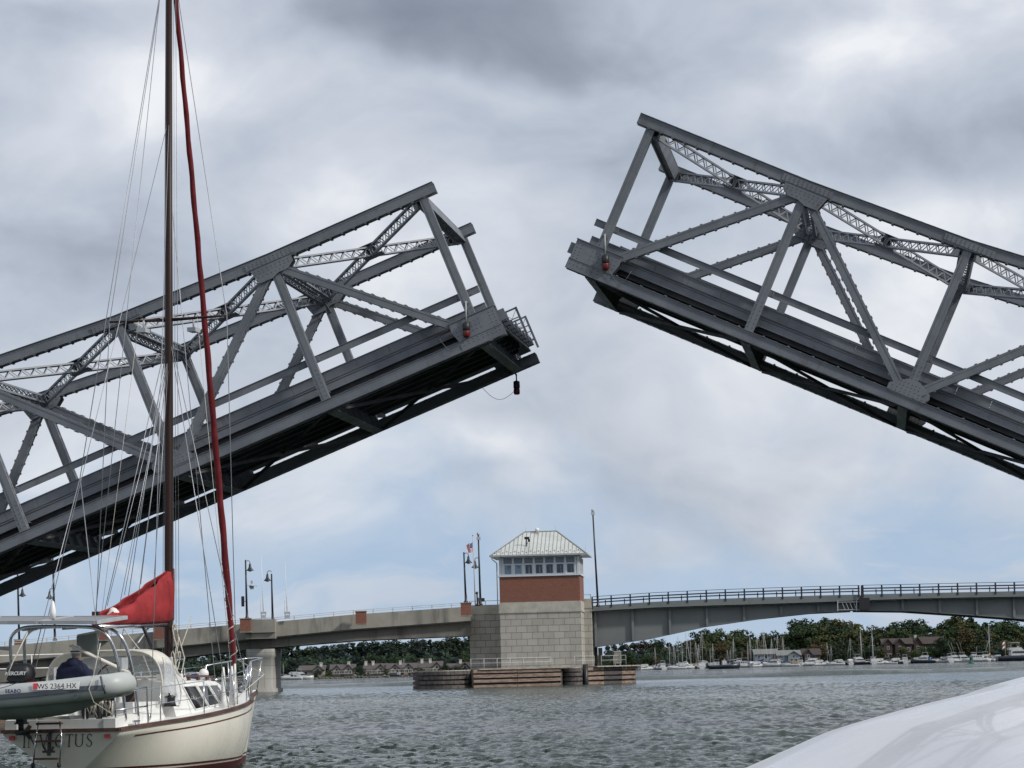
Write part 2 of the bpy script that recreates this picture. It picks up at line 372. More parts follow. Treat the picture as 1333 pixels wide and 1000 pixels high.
def make_leaf(sgn, x0, z0, al, label):
    m = sgn                                    # local y = m*u, u measured from the near truss to the far one
    X = aA*(sgn*math.cos(al))-V(0, 0, math.sin(al)); Zx = V(0, 0, math.cos(al))+aA*(sgn*math.sin(al)); Yx = Zx.cross(X)
    org = aA*x0+aT*DN+V(0, 0, z0+CAMZ)
    Mx = Matrix((X, Yx, Zx)).transposed().to_4x4(); Mx.translation = org
    root = empty('bascule_bridge_leaf', label, 'bridge', 'raised leaves of the steel drawbridge', mat=Mx)
    S = [MT['steel'], MT['rivet']]
    def p3(st, u): return V(st[0], m*u, st[1])
    for u in (0, WID):
        d = .36
        # chords
        mb = MB(); pts = [(-.45, NT[0][1])]+NT[1:]
        for a, b in zip(pts[:-1], pts[1:]): member(p3(a, u), p3(b, u), .30, d, 2, 1, .37, mb=mb)
        for i in (1, 2, 3):                    # riveted splices
            for s in (-1, 1):
                y = m*u+s*(d/2+.03); a = NT[i]
                mb.prism([(a[0]-.75, a[1]-.1), (a[0]+.75, a[1]-.09), (a[0]+.75, a[1]+.1), (a[0]-.75, a[1]+.09)], 1, y-.008, y+.008)
                for k in range(11):
                    for z in (-.06, 0, .06): rivet(mb, (a[0]-.66+k*.13, y+s*.009, a[1]+z), (0, s, 0))
        mb.build('top_chord', S, root)
        mb = MB(); member(p3((-.72, 0), u), p3(NBt[5], u), .28, d, 2, 0, .37, mb=mb)
        for s in (-1, 1):                      # lower flange shelf and its row of rivets
            mb.bar(p3((-.72, -.15), u)+V(0, s*(d/2+.03), 0), p3((5*PAN, -.15), u)+V(0, s*(d/2+.03), 0), .07, .016)
            mb.bar(p3((-.72, .15), u)+V(0, s*(d/2+.02), 0), p3((5*PAN, .15), u)+V(0, s*(d/2+.02), 0), .05, .016)
        for k in range(int(5*PAN/.75)): mb.box(k*.75-.03, k*.75+.03, m*u-d/2-.05, m*u-d/2+.01, .158, .19)
        mb.build('bottom_chord', S, root)
        # posts
        for i in range(5):
            mb = MB(); member(p3((NBt[i][0], .12), u), p3((NT[i][0], NT[i][1]-.14), u), .25, .27, 0, 0, .34, mb=mb)
            for s in (-1, 1): mb.bar(p3((NBt[i][0], .12), u)+V(0, s*.147, 0), p3((NT[i][0], NT[i][1]-.14), u)+V(0, s*.147, 0), .012, .10, (1, 0, 0))
            for k in range(7):
                for s in (-.07, .07):
                    for f in (-1, 1): rivet(mb, p3((NBt[i][0]+s, .28+k*.13), u)+V(0, f*.155, 0), (0, f, 0))
            mb.build('post', S, root)
        # diagonals
        for a, b in ((NT[1], (.2, .3)), (NT[1], (2*PAN-.1, .2)), (NT[3], (2*PAN+.1, .2)), (NT[3], (4*PAN-.1, .2)), (NT[5], (4*PAN+.1, .2))):
            member(p3((a[0], a[1]-.2), u), p3(b, u), .25, .24, 2, 0, .33).build('diagonal', S, root)
        # gusset plates on both faces of each truss
        def gus(poly, riv, c):
            mb = MB()
            for s in (-1, 1):
                y = m*u+s*(.18+.020); mb.prism([(c[0]+a, c[1]+b) for a, b in poly], 1, y-.009, y+.009)
                for a, b in riv: rivet(mb, (c[0]+a, y+s*.0095, c[1]+b), (0, s, 0))
            mb.build('gusset_plate', S, root)
        rv = [(x, z) for x in np.arange(-.5, .6, .13) for z in (-.2, -.28)]+[(x, -.38) for x in np.arange(-.3, .5, .13)]
        for i in (1, 3): gus([(-.62, -.13), (-.62, -.30), (-.40, -.46), (-.1, -.46), (.12, -.55), (.52, -.55), (.66, -.13)], rv, NT[i])
        rv = [(x, z) for x in np.arange(-.48, .5, .13) for z in (.2, .3)]+[(x, z) for x in np.arange(-.3, .35, .11) for z in (.4, .5)]+[(.4+.03*k, .32+.02*k) for k in range(4)]
        for i in (2, 4): gus([(-.60, .10), (-.60, .33), (-.12, .64), (.20, .64), (.58, .42), (.62, .30), (.5, .10)], rv, NBt[i])
        rv = [(x, z) for x in (-.62, -.5) for z in np.arange(0, .7, .1)]+[(x, z) for x in np.arange(-.4, .6, .15) for z in (0., .08)]+[(x, z) for x in np.arange(-.15, .6, .12) for z in (.3, .42, .55)]
        if u == 0: gus([(-.70, -.15), (-.70, .72), (.69, .72), (.70, .45), (.60, .15), (.60, -.15)], rv, (0, 0))
        else: gus([(-.10, -.15), (-.10, .72), (.69, .72), (.70, .45), (.60, .15), (.60, -.15)], [q for q in rv if q[0] > 0], (0, 0))
        mb = MB(); mb.box(-.72 if u == 0 else -.1, .70, m*u-.24, m*u+.24, .722, .745); mb.build('cover_plate', S, root)
    # portal struts between the two top chords
    for i in range(6):
        a = NT[i]; mb = MB(); zc = a[1]-.16
        if i == 0:
            for s in (-.12, .12): mb.bar(p3((a[0]+s+.1, zc), .15), p3((a[0]+s+.1, zc), WID-.15), .05, .34)
            mb.bar(p3((a[0]+.1, zc-.10), .15), p3((a[0]+.1, zc-.10), WID-.15), .22, .02); mb.bar(p3((a[0]+.1, zc+.18), .15), p3((a[0]+.1, zc+.18), WID-.15), .30, .02)
        else:
            for s in (-.2, .2):
                for zz in (-.12, .12): mb.bar(p3((a[0]+s, zc+zz), .15), p3((a[0]+s, zc+zz), WID-.15), .02, .07)
                for k in range(30): u0 = .2+k*.2533; q = 1 if k % 2 else -1; mb.bar(p3((a[0]+s, zc-.1*q), u0), p3((a[0]+s, zc+.1*q), u0+.2533), .012, .035, (1, 0, 0))
            for s in (-.2, .2): mb.bar(p3((a[0]+s*.8, zc-.15), .15), p3((a[0]+s*.8, zc-.15), WID-.15), .09, .02); mb.bar(p3((a[0]+s*.8, zc+.15), .15), p3((a[0]+s*.8, zc+.15), WID-.15), .09, .02)
            for k in range(26):
                u0 = .3+k*.285; q = 1 if k % 2 else -1
                mb.bar(p3((a[0]-.17*q, zc-.165), u0), p3((a[0]+.17*q, zc-.165), u0+.285), .05, .01); mb.bar(p3((a[0]-.17*q, zc+.165), u0), p3((a[0]+.17*q, zc+.165), u0+.285), .05, .01)
            for uu, q in ((.15, 1), (WID-.15, -1)):     # knee brackets
                mb.bar(p3((a[0], zc-.5), uu), p3((a[0], zc-.1), uu+q*.6), .06, .06)
        mb.build('portal_strut', S, root)
    # crossed lattice bracing of the top
    for i in range(5):
        a, b = NT[i], NT[i+1]
        laced_brace(p3((a[0]+.1, a[1]-.14), .18), p3((b[0]-.1, b[1]-.14), WID-.18)).build('lateral_brace', [MT['brace'], MT['rivet']], root)
        laced_brace(p3((a[0]+.1, a[1]-.18), WID-.18), p3((b[0]-.1, b[1]-.18), .18)).build('lateral_brace', [MT['brace'], MT['rivet']], root)
        mb = MB(); c = p3(((a[0]+b[0])/2, (a[1]+b[1])/2-.15), WID/2); mb.box(c.x-.3, c.x+.3, c.y-.3, c.y+.3, c.z-.19, c.z-.175); mb.box(c.x-.3, c.x+.3, c.y-.3, c.y+.3, c.z+.175, c.z+.19); mb.build('bracing_plate', S, root)
    # floor system
    for i in range(6):
        mb = MB(); x = i*PAN
        mb.box(x-.01, x+.01, m*.2, m*(WID-.2), -.16, .40); mb.box(x-.14, x+.14, m*.2, m*(WID-.2), -.18, -.16); mb.box(x-.14, x+.14, m*.2, m*(WID-.2), .385, .41)
        for k in range(7): mb.box(x-.13, x+.13, m*(.9+k*1.03)-.012, m*(.9+k*1.03)+.012, -.16, .28)
        for u0, q in ((.2, 1), (WID-.2, -1)): mb.prism([(m*u0, -.19), (m*(u0+q*.6), -.19), (m*(u0+q*.2), .45), (m*u0, .7)], 0, x-.035, x+.035)
        mb.build('floor_beam', [MT['steel'], MT['rivet']], root)
        if i < 5:
            for (u0, u1) in ((.2, WID-.2), (WID-.2, .2)):
                mb = MB(); z = -.11 if u0 < 1 else -.14
                mb.bar(p3((x+.2, z), u0), p3((x+PAN-.2, z), u1), .10, .012); mb.bar(p3((x+.2, z-.04), u0), p3((x+PAN-.2, z-.04), u1), .012, .09)
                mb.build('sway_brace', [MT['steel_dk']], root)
    for k in range(8):
        u = .62+k*(WID-1.24)/7; mb = MB()
        mb.box(-.3, 5*PAN, m*u-.008, m*u+.008, .30, .66); mb.box(-.3, 5*PAN, m*u-.09, m*u+.09, .285, .30); mb.box(-.3, 5*PAN, m*u-.09, m*u+.09, .655, .67)
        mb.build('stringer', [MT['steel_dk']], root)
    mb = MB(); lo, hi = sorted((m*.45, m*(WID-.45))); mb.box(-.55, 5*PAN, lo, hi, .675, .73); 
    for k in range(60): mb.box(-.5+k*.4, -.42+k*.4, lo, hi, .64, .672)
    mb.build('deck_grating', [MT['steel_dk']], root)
    for u, q in ((.42, 1), (WID-.42, -1)):
        mb = MB(); mb.box(-.4, 5*PAN, *sorted((m*u, m*(u+q*.02))), .44, .68); mb.box(-.4, 5*PAN, *sorted((m*(u-q*.03), m*(u+q*.10))), .66, .685); mb.box(-.4, 5*PAN, *sorted((m*(u-q*.03), m*(u+q*.10))), .43, .447)
        mb.build('edge_channel', S, root)
        mb = MB()
        for k in range(24): mb.box(-.45+k*1.02, .563+k*1.02, *sorted((m*(u+q*.06), m*(u+q*.16))), .76, 1.0)
        mb.box(-.45, 24.0, *sorted((m*(u+q*.03), m*(u+q*.2))), 1.0, 1.025); mb.box(-.45, 24.0, *sorted((m*(u+q*.03), m*(u+q*.2))), .735, .76)
        mb.build('curb', S, root)
    mb = MB(); mb.box(-.48, 5*PAN, *sorted((m*.17, m*.20)), 1.29, 1.49); mb.box(-.48, 5*PAN, *sorted((m*.14, m*.24)), 1.485, 1.50)
    for i in range(5):
        mb.box(i*PAN-.25, i*PAN+.25, *sorted((m*.145, m*.165)), 1.31, 1.47)
        for a in (-.2, -.08, .08, .2):
            for z in (1.35, 1.43): rivet(mb, (i*PAN+a, m*.144, z), (0, -m, 0))
    mb.build('guard_rail', S, root)
    mb = MB(); mb.box(-.2, 5*PAN, *sorted((m*(WID-.2), m*(WID-.17))), 1.24, 1.36); mb.build('guard_rail', S, root)
    # cantilevered footway outside the far truss with its lattice railings
    mb = MB(); mb.box(-.4, 5*PAN, *sorted((m*8.45, m*11.05)), .70, .76)
    for i in range(11): mb.prism([(m*8.2, .70), (m*11.0, .70), (m*11.0, .60), (m*8.2, .35)], 0, i*PAN/2-.03, i*PAN/2+.03)
    mb.build('footway', [MT['steel_dk']], root)
    for u in (8.55, 11.0):
        mb = MB(); y = m*u; mb.bar((-.66, y, 1.80), (5*PAN, y, 1.80), .05, .05); mb.bar((-.66, y, 1.02), (5*PAN, y, 1.02), .06, .06)
        n = int((5*PAN+.66)/.24); q = (5*PAN+.66)/n
        for k in range(n):
            q1, q2 = (1.52, 1.78) if k % 2 else (1.78, 1.52); mb.bar((-.66+k*q, y, q1), (-.66+(k+1)*q, y, q2), .012, .022, (0, 1, 0)); mb.bar((-.66+k*q, y, q1-.5), (-.66+(k+1)*q, y, q2-.5), .012, .022, (0, 1, 0))
        mb.bar((-.66, y, 1.5), (5*PAN, y, 1.5), .03, .03); mb.bar((-.66, y, 1.3), (5*PAN, y, 1.3), .03, .03)
        for k in range(14): mb.bar((-.3+k*1.84, y, .75), (-.3+k*1.84, y, 1.82), .05, .05, (0, 1, 0))
        mb.bar((-.66, y, .72), (-.66, y, 1.83), .05, .07, (1, 0, 0))
        mb.build('lattice_railing', S, root)
    # toothed end of the roadway where the leaves mesh
    mb = MB()
    mb.box(-.62, -.56, *sorted((m*.3, m*(WID-.3))), .28, .73)
    for k in range(16):
        u = .5+k*.46; mb.box(-.80 if k % 2 else -.66, -.55, *sorted((m*u, m*(u+.28))), .36, .60)
    mb.box(-.9, -.5, *sorted((m*.26, m*.34)), .3, .62); mb.build('end_lock', S, root)
    # hanging marker lights with their rods and feed wires
    for u, x in ((-.27, -.02), (WID+.25, .12))[:(2 if sgn < 0 else 1)]:
        if u > 0: zt, zb = -.2, -.38
        else: zt, zb = 1.12, .55
        up = V(X.z, Yx.z, Zx.z)                # world up in leaf coordinates: the rod hangs plumb
        a = V(x, m*u, zt)
        b = a-up*(abs(zt-zb))
        mb = MB(); mb.tube([a, b], .022, 6); mb.bar(V(x, m*(u+.12 if u < 0 else u-.12), zt), a, .05, .05); lt = mb.build('marker_light', MT['steel_lt'] if u < 0 else MT['black'], root)
        Tq = V(0, 0, 1).rotation_difference(-up).to_matrix().to_4x4()
        mb = MB(); mb.lathe([(.03, 0), (.10, .03), (.105, .22), (.085, .25)], 12, b, T=Tq); o = mb.build('housing', MT['black'], lt)
        mb = MB(); mb.lathe([(.09, .25), (.10, .28), (.10, .40), (.075, .44)], 12, b, T=Tq); o = mb.build('lens', MT['red'], lt)
        c = b-up*.25; e_ = V(x+1.1, m*u*.9, .45 if u < 0 else -.15); pts = []
        for k in range(13):
            f = k/12; q = c.lerp(e_, f)-up*(math.sin(math.pi*f)*(.45 if u < 0 else .4)); pts.append(q)
        mb = MB(); mb.tube(pts, .007, 5); mb.build('feed_wire', MT['steel'], root)
    return root
LEFT = make_leaf(-1, -11.13001, 9.34965, 0.37174, 'raised grey steel truss drawbridge leaf rising from the left, behind the sailboat mast')
RIGHT = make_leaf(1, -7.94684, 11.13629, 0.43165, 'raised grey steel truss drawbridge leaf sloping down right, higher of the two tips')

for rt, lab in ((LEFT, 'massive concrete pier carrying the root of the left raised leaf'), (RIGHT, 'massive concrete pier carrying the root of the right raised leaf')):
    mw_ = rt.matrix_world; m_ = -1 if rt is LEFT else 1; c_ = mw_ @ V(25.2, m_*5, -.6); top = c_.z+.2
    o = empty('bascule_pier', lab, 'bridge pier', 'bascule piers', loc=(c_.x, c_.y, 0), rz=YAW); mb = MB()
    mb.box(-3.6, 3.6, -7.5, 8.5, -2, max(1.2, top-.9)); mb.box(-3.9, 3.9, -7.8, 8.8, max(1.2, top-.9)+.002, max(1.2, top-.9)+.5); mb.build('shaft', MT['conc'], o)
# ------------------------------------------------------------------ the second bridge, with its operator's tower
def pxm(Y): return FPX/Y
def mat_blocks(name, c1, c2, mortar, bw, bh, ms=.012, rough=.85, bump=.01, xyz='XZ', offset=.5, dirt=.25):
    m = bpy.data.materials.new(name); m.use_nodes = True; b = NB(m.node_tree); p = m.node_tree.nodes['Principled BSDF']; p.inputs['Roughness'].default_value = rough
    c = b.n('ShaderNodeTexCoord').outputs['Object']; s = b.n('ShaderNodeSeparateXYZ'); b.l(c, s.inputs[0]); k = b.n('ShaderNodeCombineXYZ')
    b.l(b.math('ADD', s.outputs['X'], s.outputs['Y']), k.inputs[0]); b.l(s.outputs['Z'], k.inputs[1])
    t = b.n('ShaderNodeTexBrick'); t.offset = offset; b.l(k.outputs[0], t.inputs['Vector'])
    for i, v in (('Color1', c1), ('Color2', c2), ('Mortar', mortar)): t.inputs[i].default_value = v+(1,)
    t.inputs['Scale'].default_value = 1; t.inputs['Mortar Size'].default_value = ms; t.inputs['Brick Width'].default_value = bw; t.inputs['Row Height'].default_value = bh; t.inputs['Mortar Smooth'].default_value = .1
    n = b.noise(b.vmath('MULTIPLY', c, (1, 1, .35)), .9, 6, .65)
    b.l(b.mix(b.mrange(n, .4, .75, 0., dirt), t.outputs['Color'], (.10, .095, .08)), p.inputs['Base Color'])
    bp = b.n('ShaderNodeBump'); bp.inputs['Distance'].default_value = bump; b.l(b.math('SUBTRACT', 1., t.outputs['Fac']), bp.inputs['Height']); b.l(bp.outputs[0], p.inputs['Normal'])
    return m
MT['stone'] = mat_blocks('limestone_block', (.43, .41, .365), (.36, .345, .305), (.20, .19, .17), 1.06, .655, .022, bump=.03)
MT['brick'] = mat_blocks('red_brick', (.27, .095, .06), (.20, .07, .045), (.20, .13, .10), .22, .075, .01, dirt=.2)
MT['bandc'] = prin('band_concrete', (.46, .44, .38), .85, col2=(.36, .345, .30), vscale=1.2)
MT['roof'] = prin('metal_roof', (.66, .68, .64), .36, metal=.35, var=.12, vscale=.8)
MT['seam'] = prin('roof_seam', (.22, .23, .22), .5)
MT['frame'] = prin('window_frame', (.58, .62, .66), .5, var=.05)
MT['blind'] = prin('window_blind', (.17, .21, .26), .5)
MT['glass'] = prin('dark_glass', (.02, .035, .06), .06, spec=.8, var=.5, vscale=.8)
MT['glass_p'] = prin('pale_glass', (.16, .23, .32), .1, spec=.8, col2=(.05, .09, .14), vscale=1.2, contrast=(.45, .6))  # paler glass colour with random darker patches
MT['girder'] = weathered('girder_paint', (.165, .182, .185), (.14, .155, .16), (.10, .10, .09), .5, s1=.2, s2=.9, vs=(1, 1, .15), amt=.45)
MT['wood'] = prin('weathered_timber', (.30, .225, .18), .9, col2=(.16, .115, .09), vscale=1.5, vstretch=(1, 1, 5), bump=.02, bscale=6)
MT['woodk'] = prin('creosoted_timber', (.055, .05, .05), .85, col2=(.10, .09, .085), vscale=1.6, vstretch=(1, 1, 5))
MT['woodt'] = prin('grey_timber_cap', (.38, .35, .30), .9, var=.3, vscale=2)
MT['galv'] = prin('galvanised_rail', (.50, .51, .50), .5, var=.15)
MT['lampk'] = prin('lamp_post_paint', (.02, .022, .03), .4)
MT['lglass'] = prin('lamp_glass', (.45, .45, .42), .3)
YT = 292.
pa = W(652.5, 870, YT)
tower = empty('bridge_tender_tower', 'brick and stone bridge tower with windowed control room under a pale hipped metal roof', 'tower', loc=(pa.x, pa.y, 0), rz=R(-4))
TW, TD = 8.0, 8.2
zb = lambda px, py, Y=YT: W(px, py, Y).z
zc0, zc1, zc2 = zb(700, 797.5), zb(700, 783.5), zb(700, 750.2)   # stone top, band top, brick top
ze, zr = zb(700, 724.0), zb(700, 692.3, YT+4)
mb = MB(); mb.box(0, TW, 0, TD, -2, zc0); mb.build('stone_base', MT['stone'], tower)
mb = MB(); mb.box(-.09, TW+.09, -.09, TD+.09, zc0+.002, zc0+.22); mb.box(-.04, TW+.04, -.04, TD+.04, zc0+.22, zc1); mb.build('concrete_band', MT['bandc'], tower)
mb = MB(); mb.box(.02, TW-.02, .02, TD-.02, zc1+.002, zc2); mb.build('brick_wall', MT['brick'], tower)
mb = MB(); mb.box(-.12, TW+.12, -.12, TD+.12, zc2+.002, zc2+.16); mb.build('sill', MT['frame'], tower)
# control room: wall core, posts and seven windows a side
mb = MB(); mb.box(.28, TW-.28, .28, TD-.28, zc2+.16, ze); mb.box(.12, TW-.12, .12, TD-.12, ze-.14, ze+.02); mb.build('control_room_wall', MT['frame'], tower)
mb = MB()
wz0, wz1 = zc2+.17, ze-.14
nW = 7; bay = (TW-.75)/nW
mb = MB()
for i in range(nW+1):
    x = .37+i*bay
    for y in (.17, TD-.17): mb.box(x-.10, x+.10, y-.12, y+.12, wz0, wz1)
    for xx in (.17, TW-.17):
        yy = .37+i*(TD-.75)/nW; mb.box(xx-.12, xx+.12, yy-.10, yy+.10, wz0, wz1)
for xx in (.13, TW-.13):
    for yy in (.13, TD-.13): mb.box(xx-.12, xx+.12, yy-.12, yy+.12, wz0, wz1)
mb.build('mullion', MT['frame'], tower)
for side in range(4):
    for i in range(nW):
        u0 = .37+i*bay+.10; u1 = .37+(i+1)*bay-.10
        if side == 0: Tm = Matrix.Translation((0, .14, 0))
        elif side == 1: Tm = Matrix.Translation((TW-.14, 0, 0)) @ Matrix.Rotation(R(90), 4, 'Z')
        elif side == 2: Tm = Matrix.Translation((TW, TD-.14, 0)) @ Matrix.Rotation(R(180), 4, 'Z')
        else: Tm = Matrix.Translation((.14, TD, 0)) @ Matrix.Rotation(R(-90), 4, 'Z')
        h = wz1-wz0; f = MB()
        f.box(u0, u1, -.02, .06, wz0+h*.66, wz1, 1, T=Tm); f.box(u0+.07, u1-.07, -.035, -.022, wz0+h*.70, wz1-.05, 1, T=Tm)
        f.box(u0, u1, -.05, .06, wz0+h*.62, wz0+h*.66, 0, T=Tm); f.box(u0, u0+.09, -.05, .05, wz0, wz0+h*.62, 0, T=Tm); f.box(u1-.09, u1, -.05, .05, wz0, wz0+h*.62, 0, T=Tm); f.box(u0+.09, u1-.09, -.05, .05, wz0, wz0+.10, 0, T=Tm); f.box(u0+.09, u1-.09, -.05, .05, wz0+h*.62-.06, wz0+h*.62, 0, T=Tm)
        w = f.build('window', [MT['frame'], MT['blind']], tower)
        g = MB(); g.box(u0+.09, u1-.09, .0, .03, wz0+.10, wz0+h*.62-.06, 0, T=Tm)
        if side == 0 and i >= 2: g.prism([(u0+.3+.04*i, wz0+.12), (u0+.55, wz0+.12), (u0+.5, wz0+.75), (u0+.42, wz0+.9)], 1, -.004, .004, 1, T=Tm)  # pale wedge laid over the dark pane
        g.build('pane', [MT['glass_p'] if (side == 0 and i < 2) else MT['glass'], MT['glass_p']], w)
# hipped standing-seam roof
ov = .72; x0, x1, y0, y1 = -ov, TW+ov, -ov, TD+ov; rx0, rx1, ry = TW/2-1.6, TW/2+1.6, TD/2
mb = MB(); ev = [V(x0, y0, ze+.14), V(x1, y0, ze+.14), V(x1, y1, ze+.14), V(x0, y1, ze+.14)]; rg = [V(rx0, ry, zr), V(rx1, ry, zr)]
mb.add(ev+rg, [(0, 1, 5, 4), (1, 2, 5), (2, 3, 4, 5), (3, 0, 4)]); mb.box(x0, x1, y0, y1, ze+.01, ze+.138)
roof = mb.build('roof', MT['roof'], tower)
sm = MB(); gd = MB()
def seam(a, b, r=.025): sm.bar(a+V(0, 0, .02), b+V(0, 0, .02), r*1.6, .05)
for k in range(24):
    x = x0+.2+k*(x1-x0-.4)/23
    for (ye, q) in ((y0, 1), (y1, -1)):
        if x < rx0: f = (x-x0)/(rx0-x0)
        elif x > rx1: f = (x1-x)/(x1-rx1)
        else: f = 1
        a = V(x, ye, ze+.14); b = V(x, ye+(ry-ye)*f, ze+.14+(zr-ze-.14)*f); seam(a, b)
        if k < 23:
            c = a.lerp(V(x, ry, zr), .08+.05*(k % 2))+V(.2, 0, .03); gd.box(c.x-.05, c.x+.05, c.y-.05, c.y+.05, c.z, c.z+.07)
for k in range(20):
    y = y0+.3+k*(y1-y0-.6)/19
    f = min((y-y0)/(ry-y0), (y1-y)/(y1-ry))
    for xe, rx in ((x0, rx0), (x1, rx1)): a = V(xe, y, ze+.14); seam(a, V(xe+(rx-xe)*f, y, ze+.14+(zr-ze-.14)*f))
for a, b in ((ev[0], rg[0]), (ev[3], rg[0]), (ev[1], rg[1]), (ev[2], rg[1]), (rg[0], rg[1])): sm.bar(a+V(0, 0, .03), b+V(0, 0, .03), .13, .05)
sm.build('roof_seam', MT['seam'], roof); gd.build('snow_guard', MT['seam'], roof)
mb = MB()
for a, b in (((x0-.08, y0-.07, ze+.08), (x1+.08, y0-.07, ze+.08)), ((x1+.07, y0-.07, ze+.08), (x1+.07, y1, ze+.08)), ((x0-.07, y0-.07, ze+.08), (x0-.07, y1, ze+.08))): mb.bar(a, b, .12, .16)
mb.build('gutter', MT['steel_lt'], roof)
mb = MB(); mb.tube([(x0+.05, y0-.04, ze), (x0+.15, y0-.04, ze-.25), (-.18, -.16, ze-.62), (-.18, -.16, zc0)], .06, 8); mb.build('downpipe', MT['steel_lt'], tower)
mb = MB(); c = V(TW/2-.35, ry-.3, zr); mb.lathe([(.16, -.25), (.16, .05), (.20, .06), (.22, .22), (.16, .34), (.04, .38)], 14, c); mb.build('roof_dome', MT['white'], roof)
c = V(2.75, 1.0, ze+.14+(zr-ze-.14)*(1.0+ov)/(ry-y0)); mb = MB(); mb.tube([c, c+V(0, 0, .75)], .05); mb.tube([c+V(0, .1, .1), c+V(.25, 0, .7)], .025); mb.box(c.x-.2, c.x+.28, c.y-.14, c.y+.14, c.z+.7, c.z+.95); mb.lathe([(.12, 0), (.12, .25), (.05, .3)], 10, c+V(.25, 0, .45)); mb.build('roof_camera', MT['black'], roof)
mb = MB(); mb.tube([(x1-.1, y0+.3, ze+.1), (x1, y0+.3, ze+1.5)], .012, 5); mb.build('whip_antenna', MT['galv'], roof)
for xx in (rx0+.1, rx1-.1):
    mb = MB(); mb.tube([(xx, ry, zr), (xx, ry, zr+.7)], .012, 5); mb.build('lightning_rod', MT['galv'], roof)
# abutment wings either side
inv = Matrix.Rotation(R(4), 4, 'Z') @ Matrix.Translation((-pa.x, -pa.y, 0))
def wing(name, label, px0, px1, Y, ytop, depth):
    a, b = W(px0, 860, Y), W(px1, 860, Y); zt = W((px0+px1)/2, ytop, Y).z
    o = empty(name, label, 'bridge pier', loc=(a.x, a.y, 0), rz=R(-4)); w = b.x-a.x
    mb = MB(); mb.box(0, w, 0, depth, -2, zt-.95); mb.build('stone_wall', MT['stone'], o)
    mb = MB(); mb.box(-.05, w+.03, -.06, depth, zt-.95, zt-.72); mb.box(-.01, w, -.02, depth, zt-.72, zt); mb.build('parapet', MT['bandc'], o)
    mb = MB()
    for k in range(int(w/1.6)+2): x = min(k*1.6+.05, w-.05); mb.box(x-.03, x+.03, .2, .26, zt, zt+.42)
    mb.box(0, w, .2, .25, zt+.38, zt+.43); mb.build('railing', MT['galv'], o)
    return o
wing('bridge_abutment', 'grey stone abutment wall adjoining the left side of the bridge tower', 612, 656, 296., 787.5, 9)
wing('bridge_abutment', 'narrow concrete abutment pillar at the right edge of the bridge tower', 760, 771.5, 298.2, 779.5, 6)
# left approach: parapet + twin concrete girders following the falling grade
def ribbon(mb, pts, y0, y1, m=0):
    "pts: list of (x, ztop, zbot) -> solid between y0(x) and y1(x)"
    for (a, b) in zip(pts[:-1], pts[1:]):
        vs = []
        for (x, zt, zb_, ya) in (a, b):
            for yy in (ya+y0, ya+y1):
                for z in (zt, zb_): vs.append(V(x, yy, z))
        mb.add(vs, [(0, 1, 5, 4), (2, 6, 7, 3), (0, 4, 6, 2), (1, 3, 7, 5), (0, 2, 3, 1), (4, 5, 7, 6)], m)
def path(lst): # (px, Y, ytop, ybot)
    out = []
    for px, Y, yt, yb in lst: a = W(px, yt, Y); b = W(px, yb, Y); out.append((a.x, a.z, b.z, a.y))
    return out
appr = empty('approach_bridge', 'long concrete approach bridge running left from the tower to behind the sailboat', 'bridge')
L_ = [(-260, 280, 868, 893), (-100, 284, 852, 876), (32, 287, 838.5, 859), (89, 288, 833.5, 854), (200, 289, 822.5, 844), (320, 290, 812, 832.5), (357, 290, 809.5, 829), (460, 291, 800, 819), (613, 293, 789.5, 808)]
mb = MB(); ribbon(mb, path(L_), 0, .4); mb.build('parapet', MT['conc'], appr)
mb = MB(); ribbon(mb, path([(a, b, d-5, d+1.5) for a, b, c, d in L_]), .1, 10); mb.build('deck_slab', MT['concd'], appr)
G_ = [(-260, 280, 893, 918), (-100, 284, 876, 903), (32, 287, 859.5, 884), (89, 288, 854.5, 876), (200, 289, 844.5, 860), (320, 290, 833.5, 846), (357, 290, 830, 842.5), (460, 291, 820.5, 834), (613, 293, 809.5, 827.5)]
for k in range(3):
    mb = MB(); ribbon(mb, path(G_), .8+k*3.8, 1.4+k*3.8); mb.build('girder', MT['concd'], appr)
mb = MB(); pp = path([(p[0], p[1], p[2], p[2]) for p in L_])
for z in (.40, .22):
    for a, b in zip(pp[:-1], pp[1:]): mb.bar((a[0], a[3]+.25, a[1]+z), (b[0], b[3]+.25, b[1]+z), .05, .05)
for a, b in zip(pp[:-1], pp[1:]):
    n = max(1, int((b[0]-a[0])/1.75))
    for k in range(n): f = k/n; x = a[0]+(b[0]-a[0])*f; z = a[1]+(b[1]-a[1])*f; y = a[3]+(b[3]-a[3])*f; mb.box(x-.04, x+.04, y+.2, y+.3, z, z+.42)
mb.build('railing', MT['galv'], appr)
a = W(300, 815, 289.6); b = W(357, 812, 289.6)   # thicker stretch over the pier with a look-out box
mb = MB(); zt = W(340, 806.5, 289).z; zb_ = W(340, 825, 289).z; x0_ = W(324, 812, 289).x; x1_ = W(358.5, 812, 289).x
mb.box(x0_, x1_, 288.2, 290.3, zb_+.1, zt); mb.box(x0_-.3, x1_-.02, 288.5, 290.2, zb_-.5, zb_+.098); mb.build('pier_balcony', MT['conc'], appr)
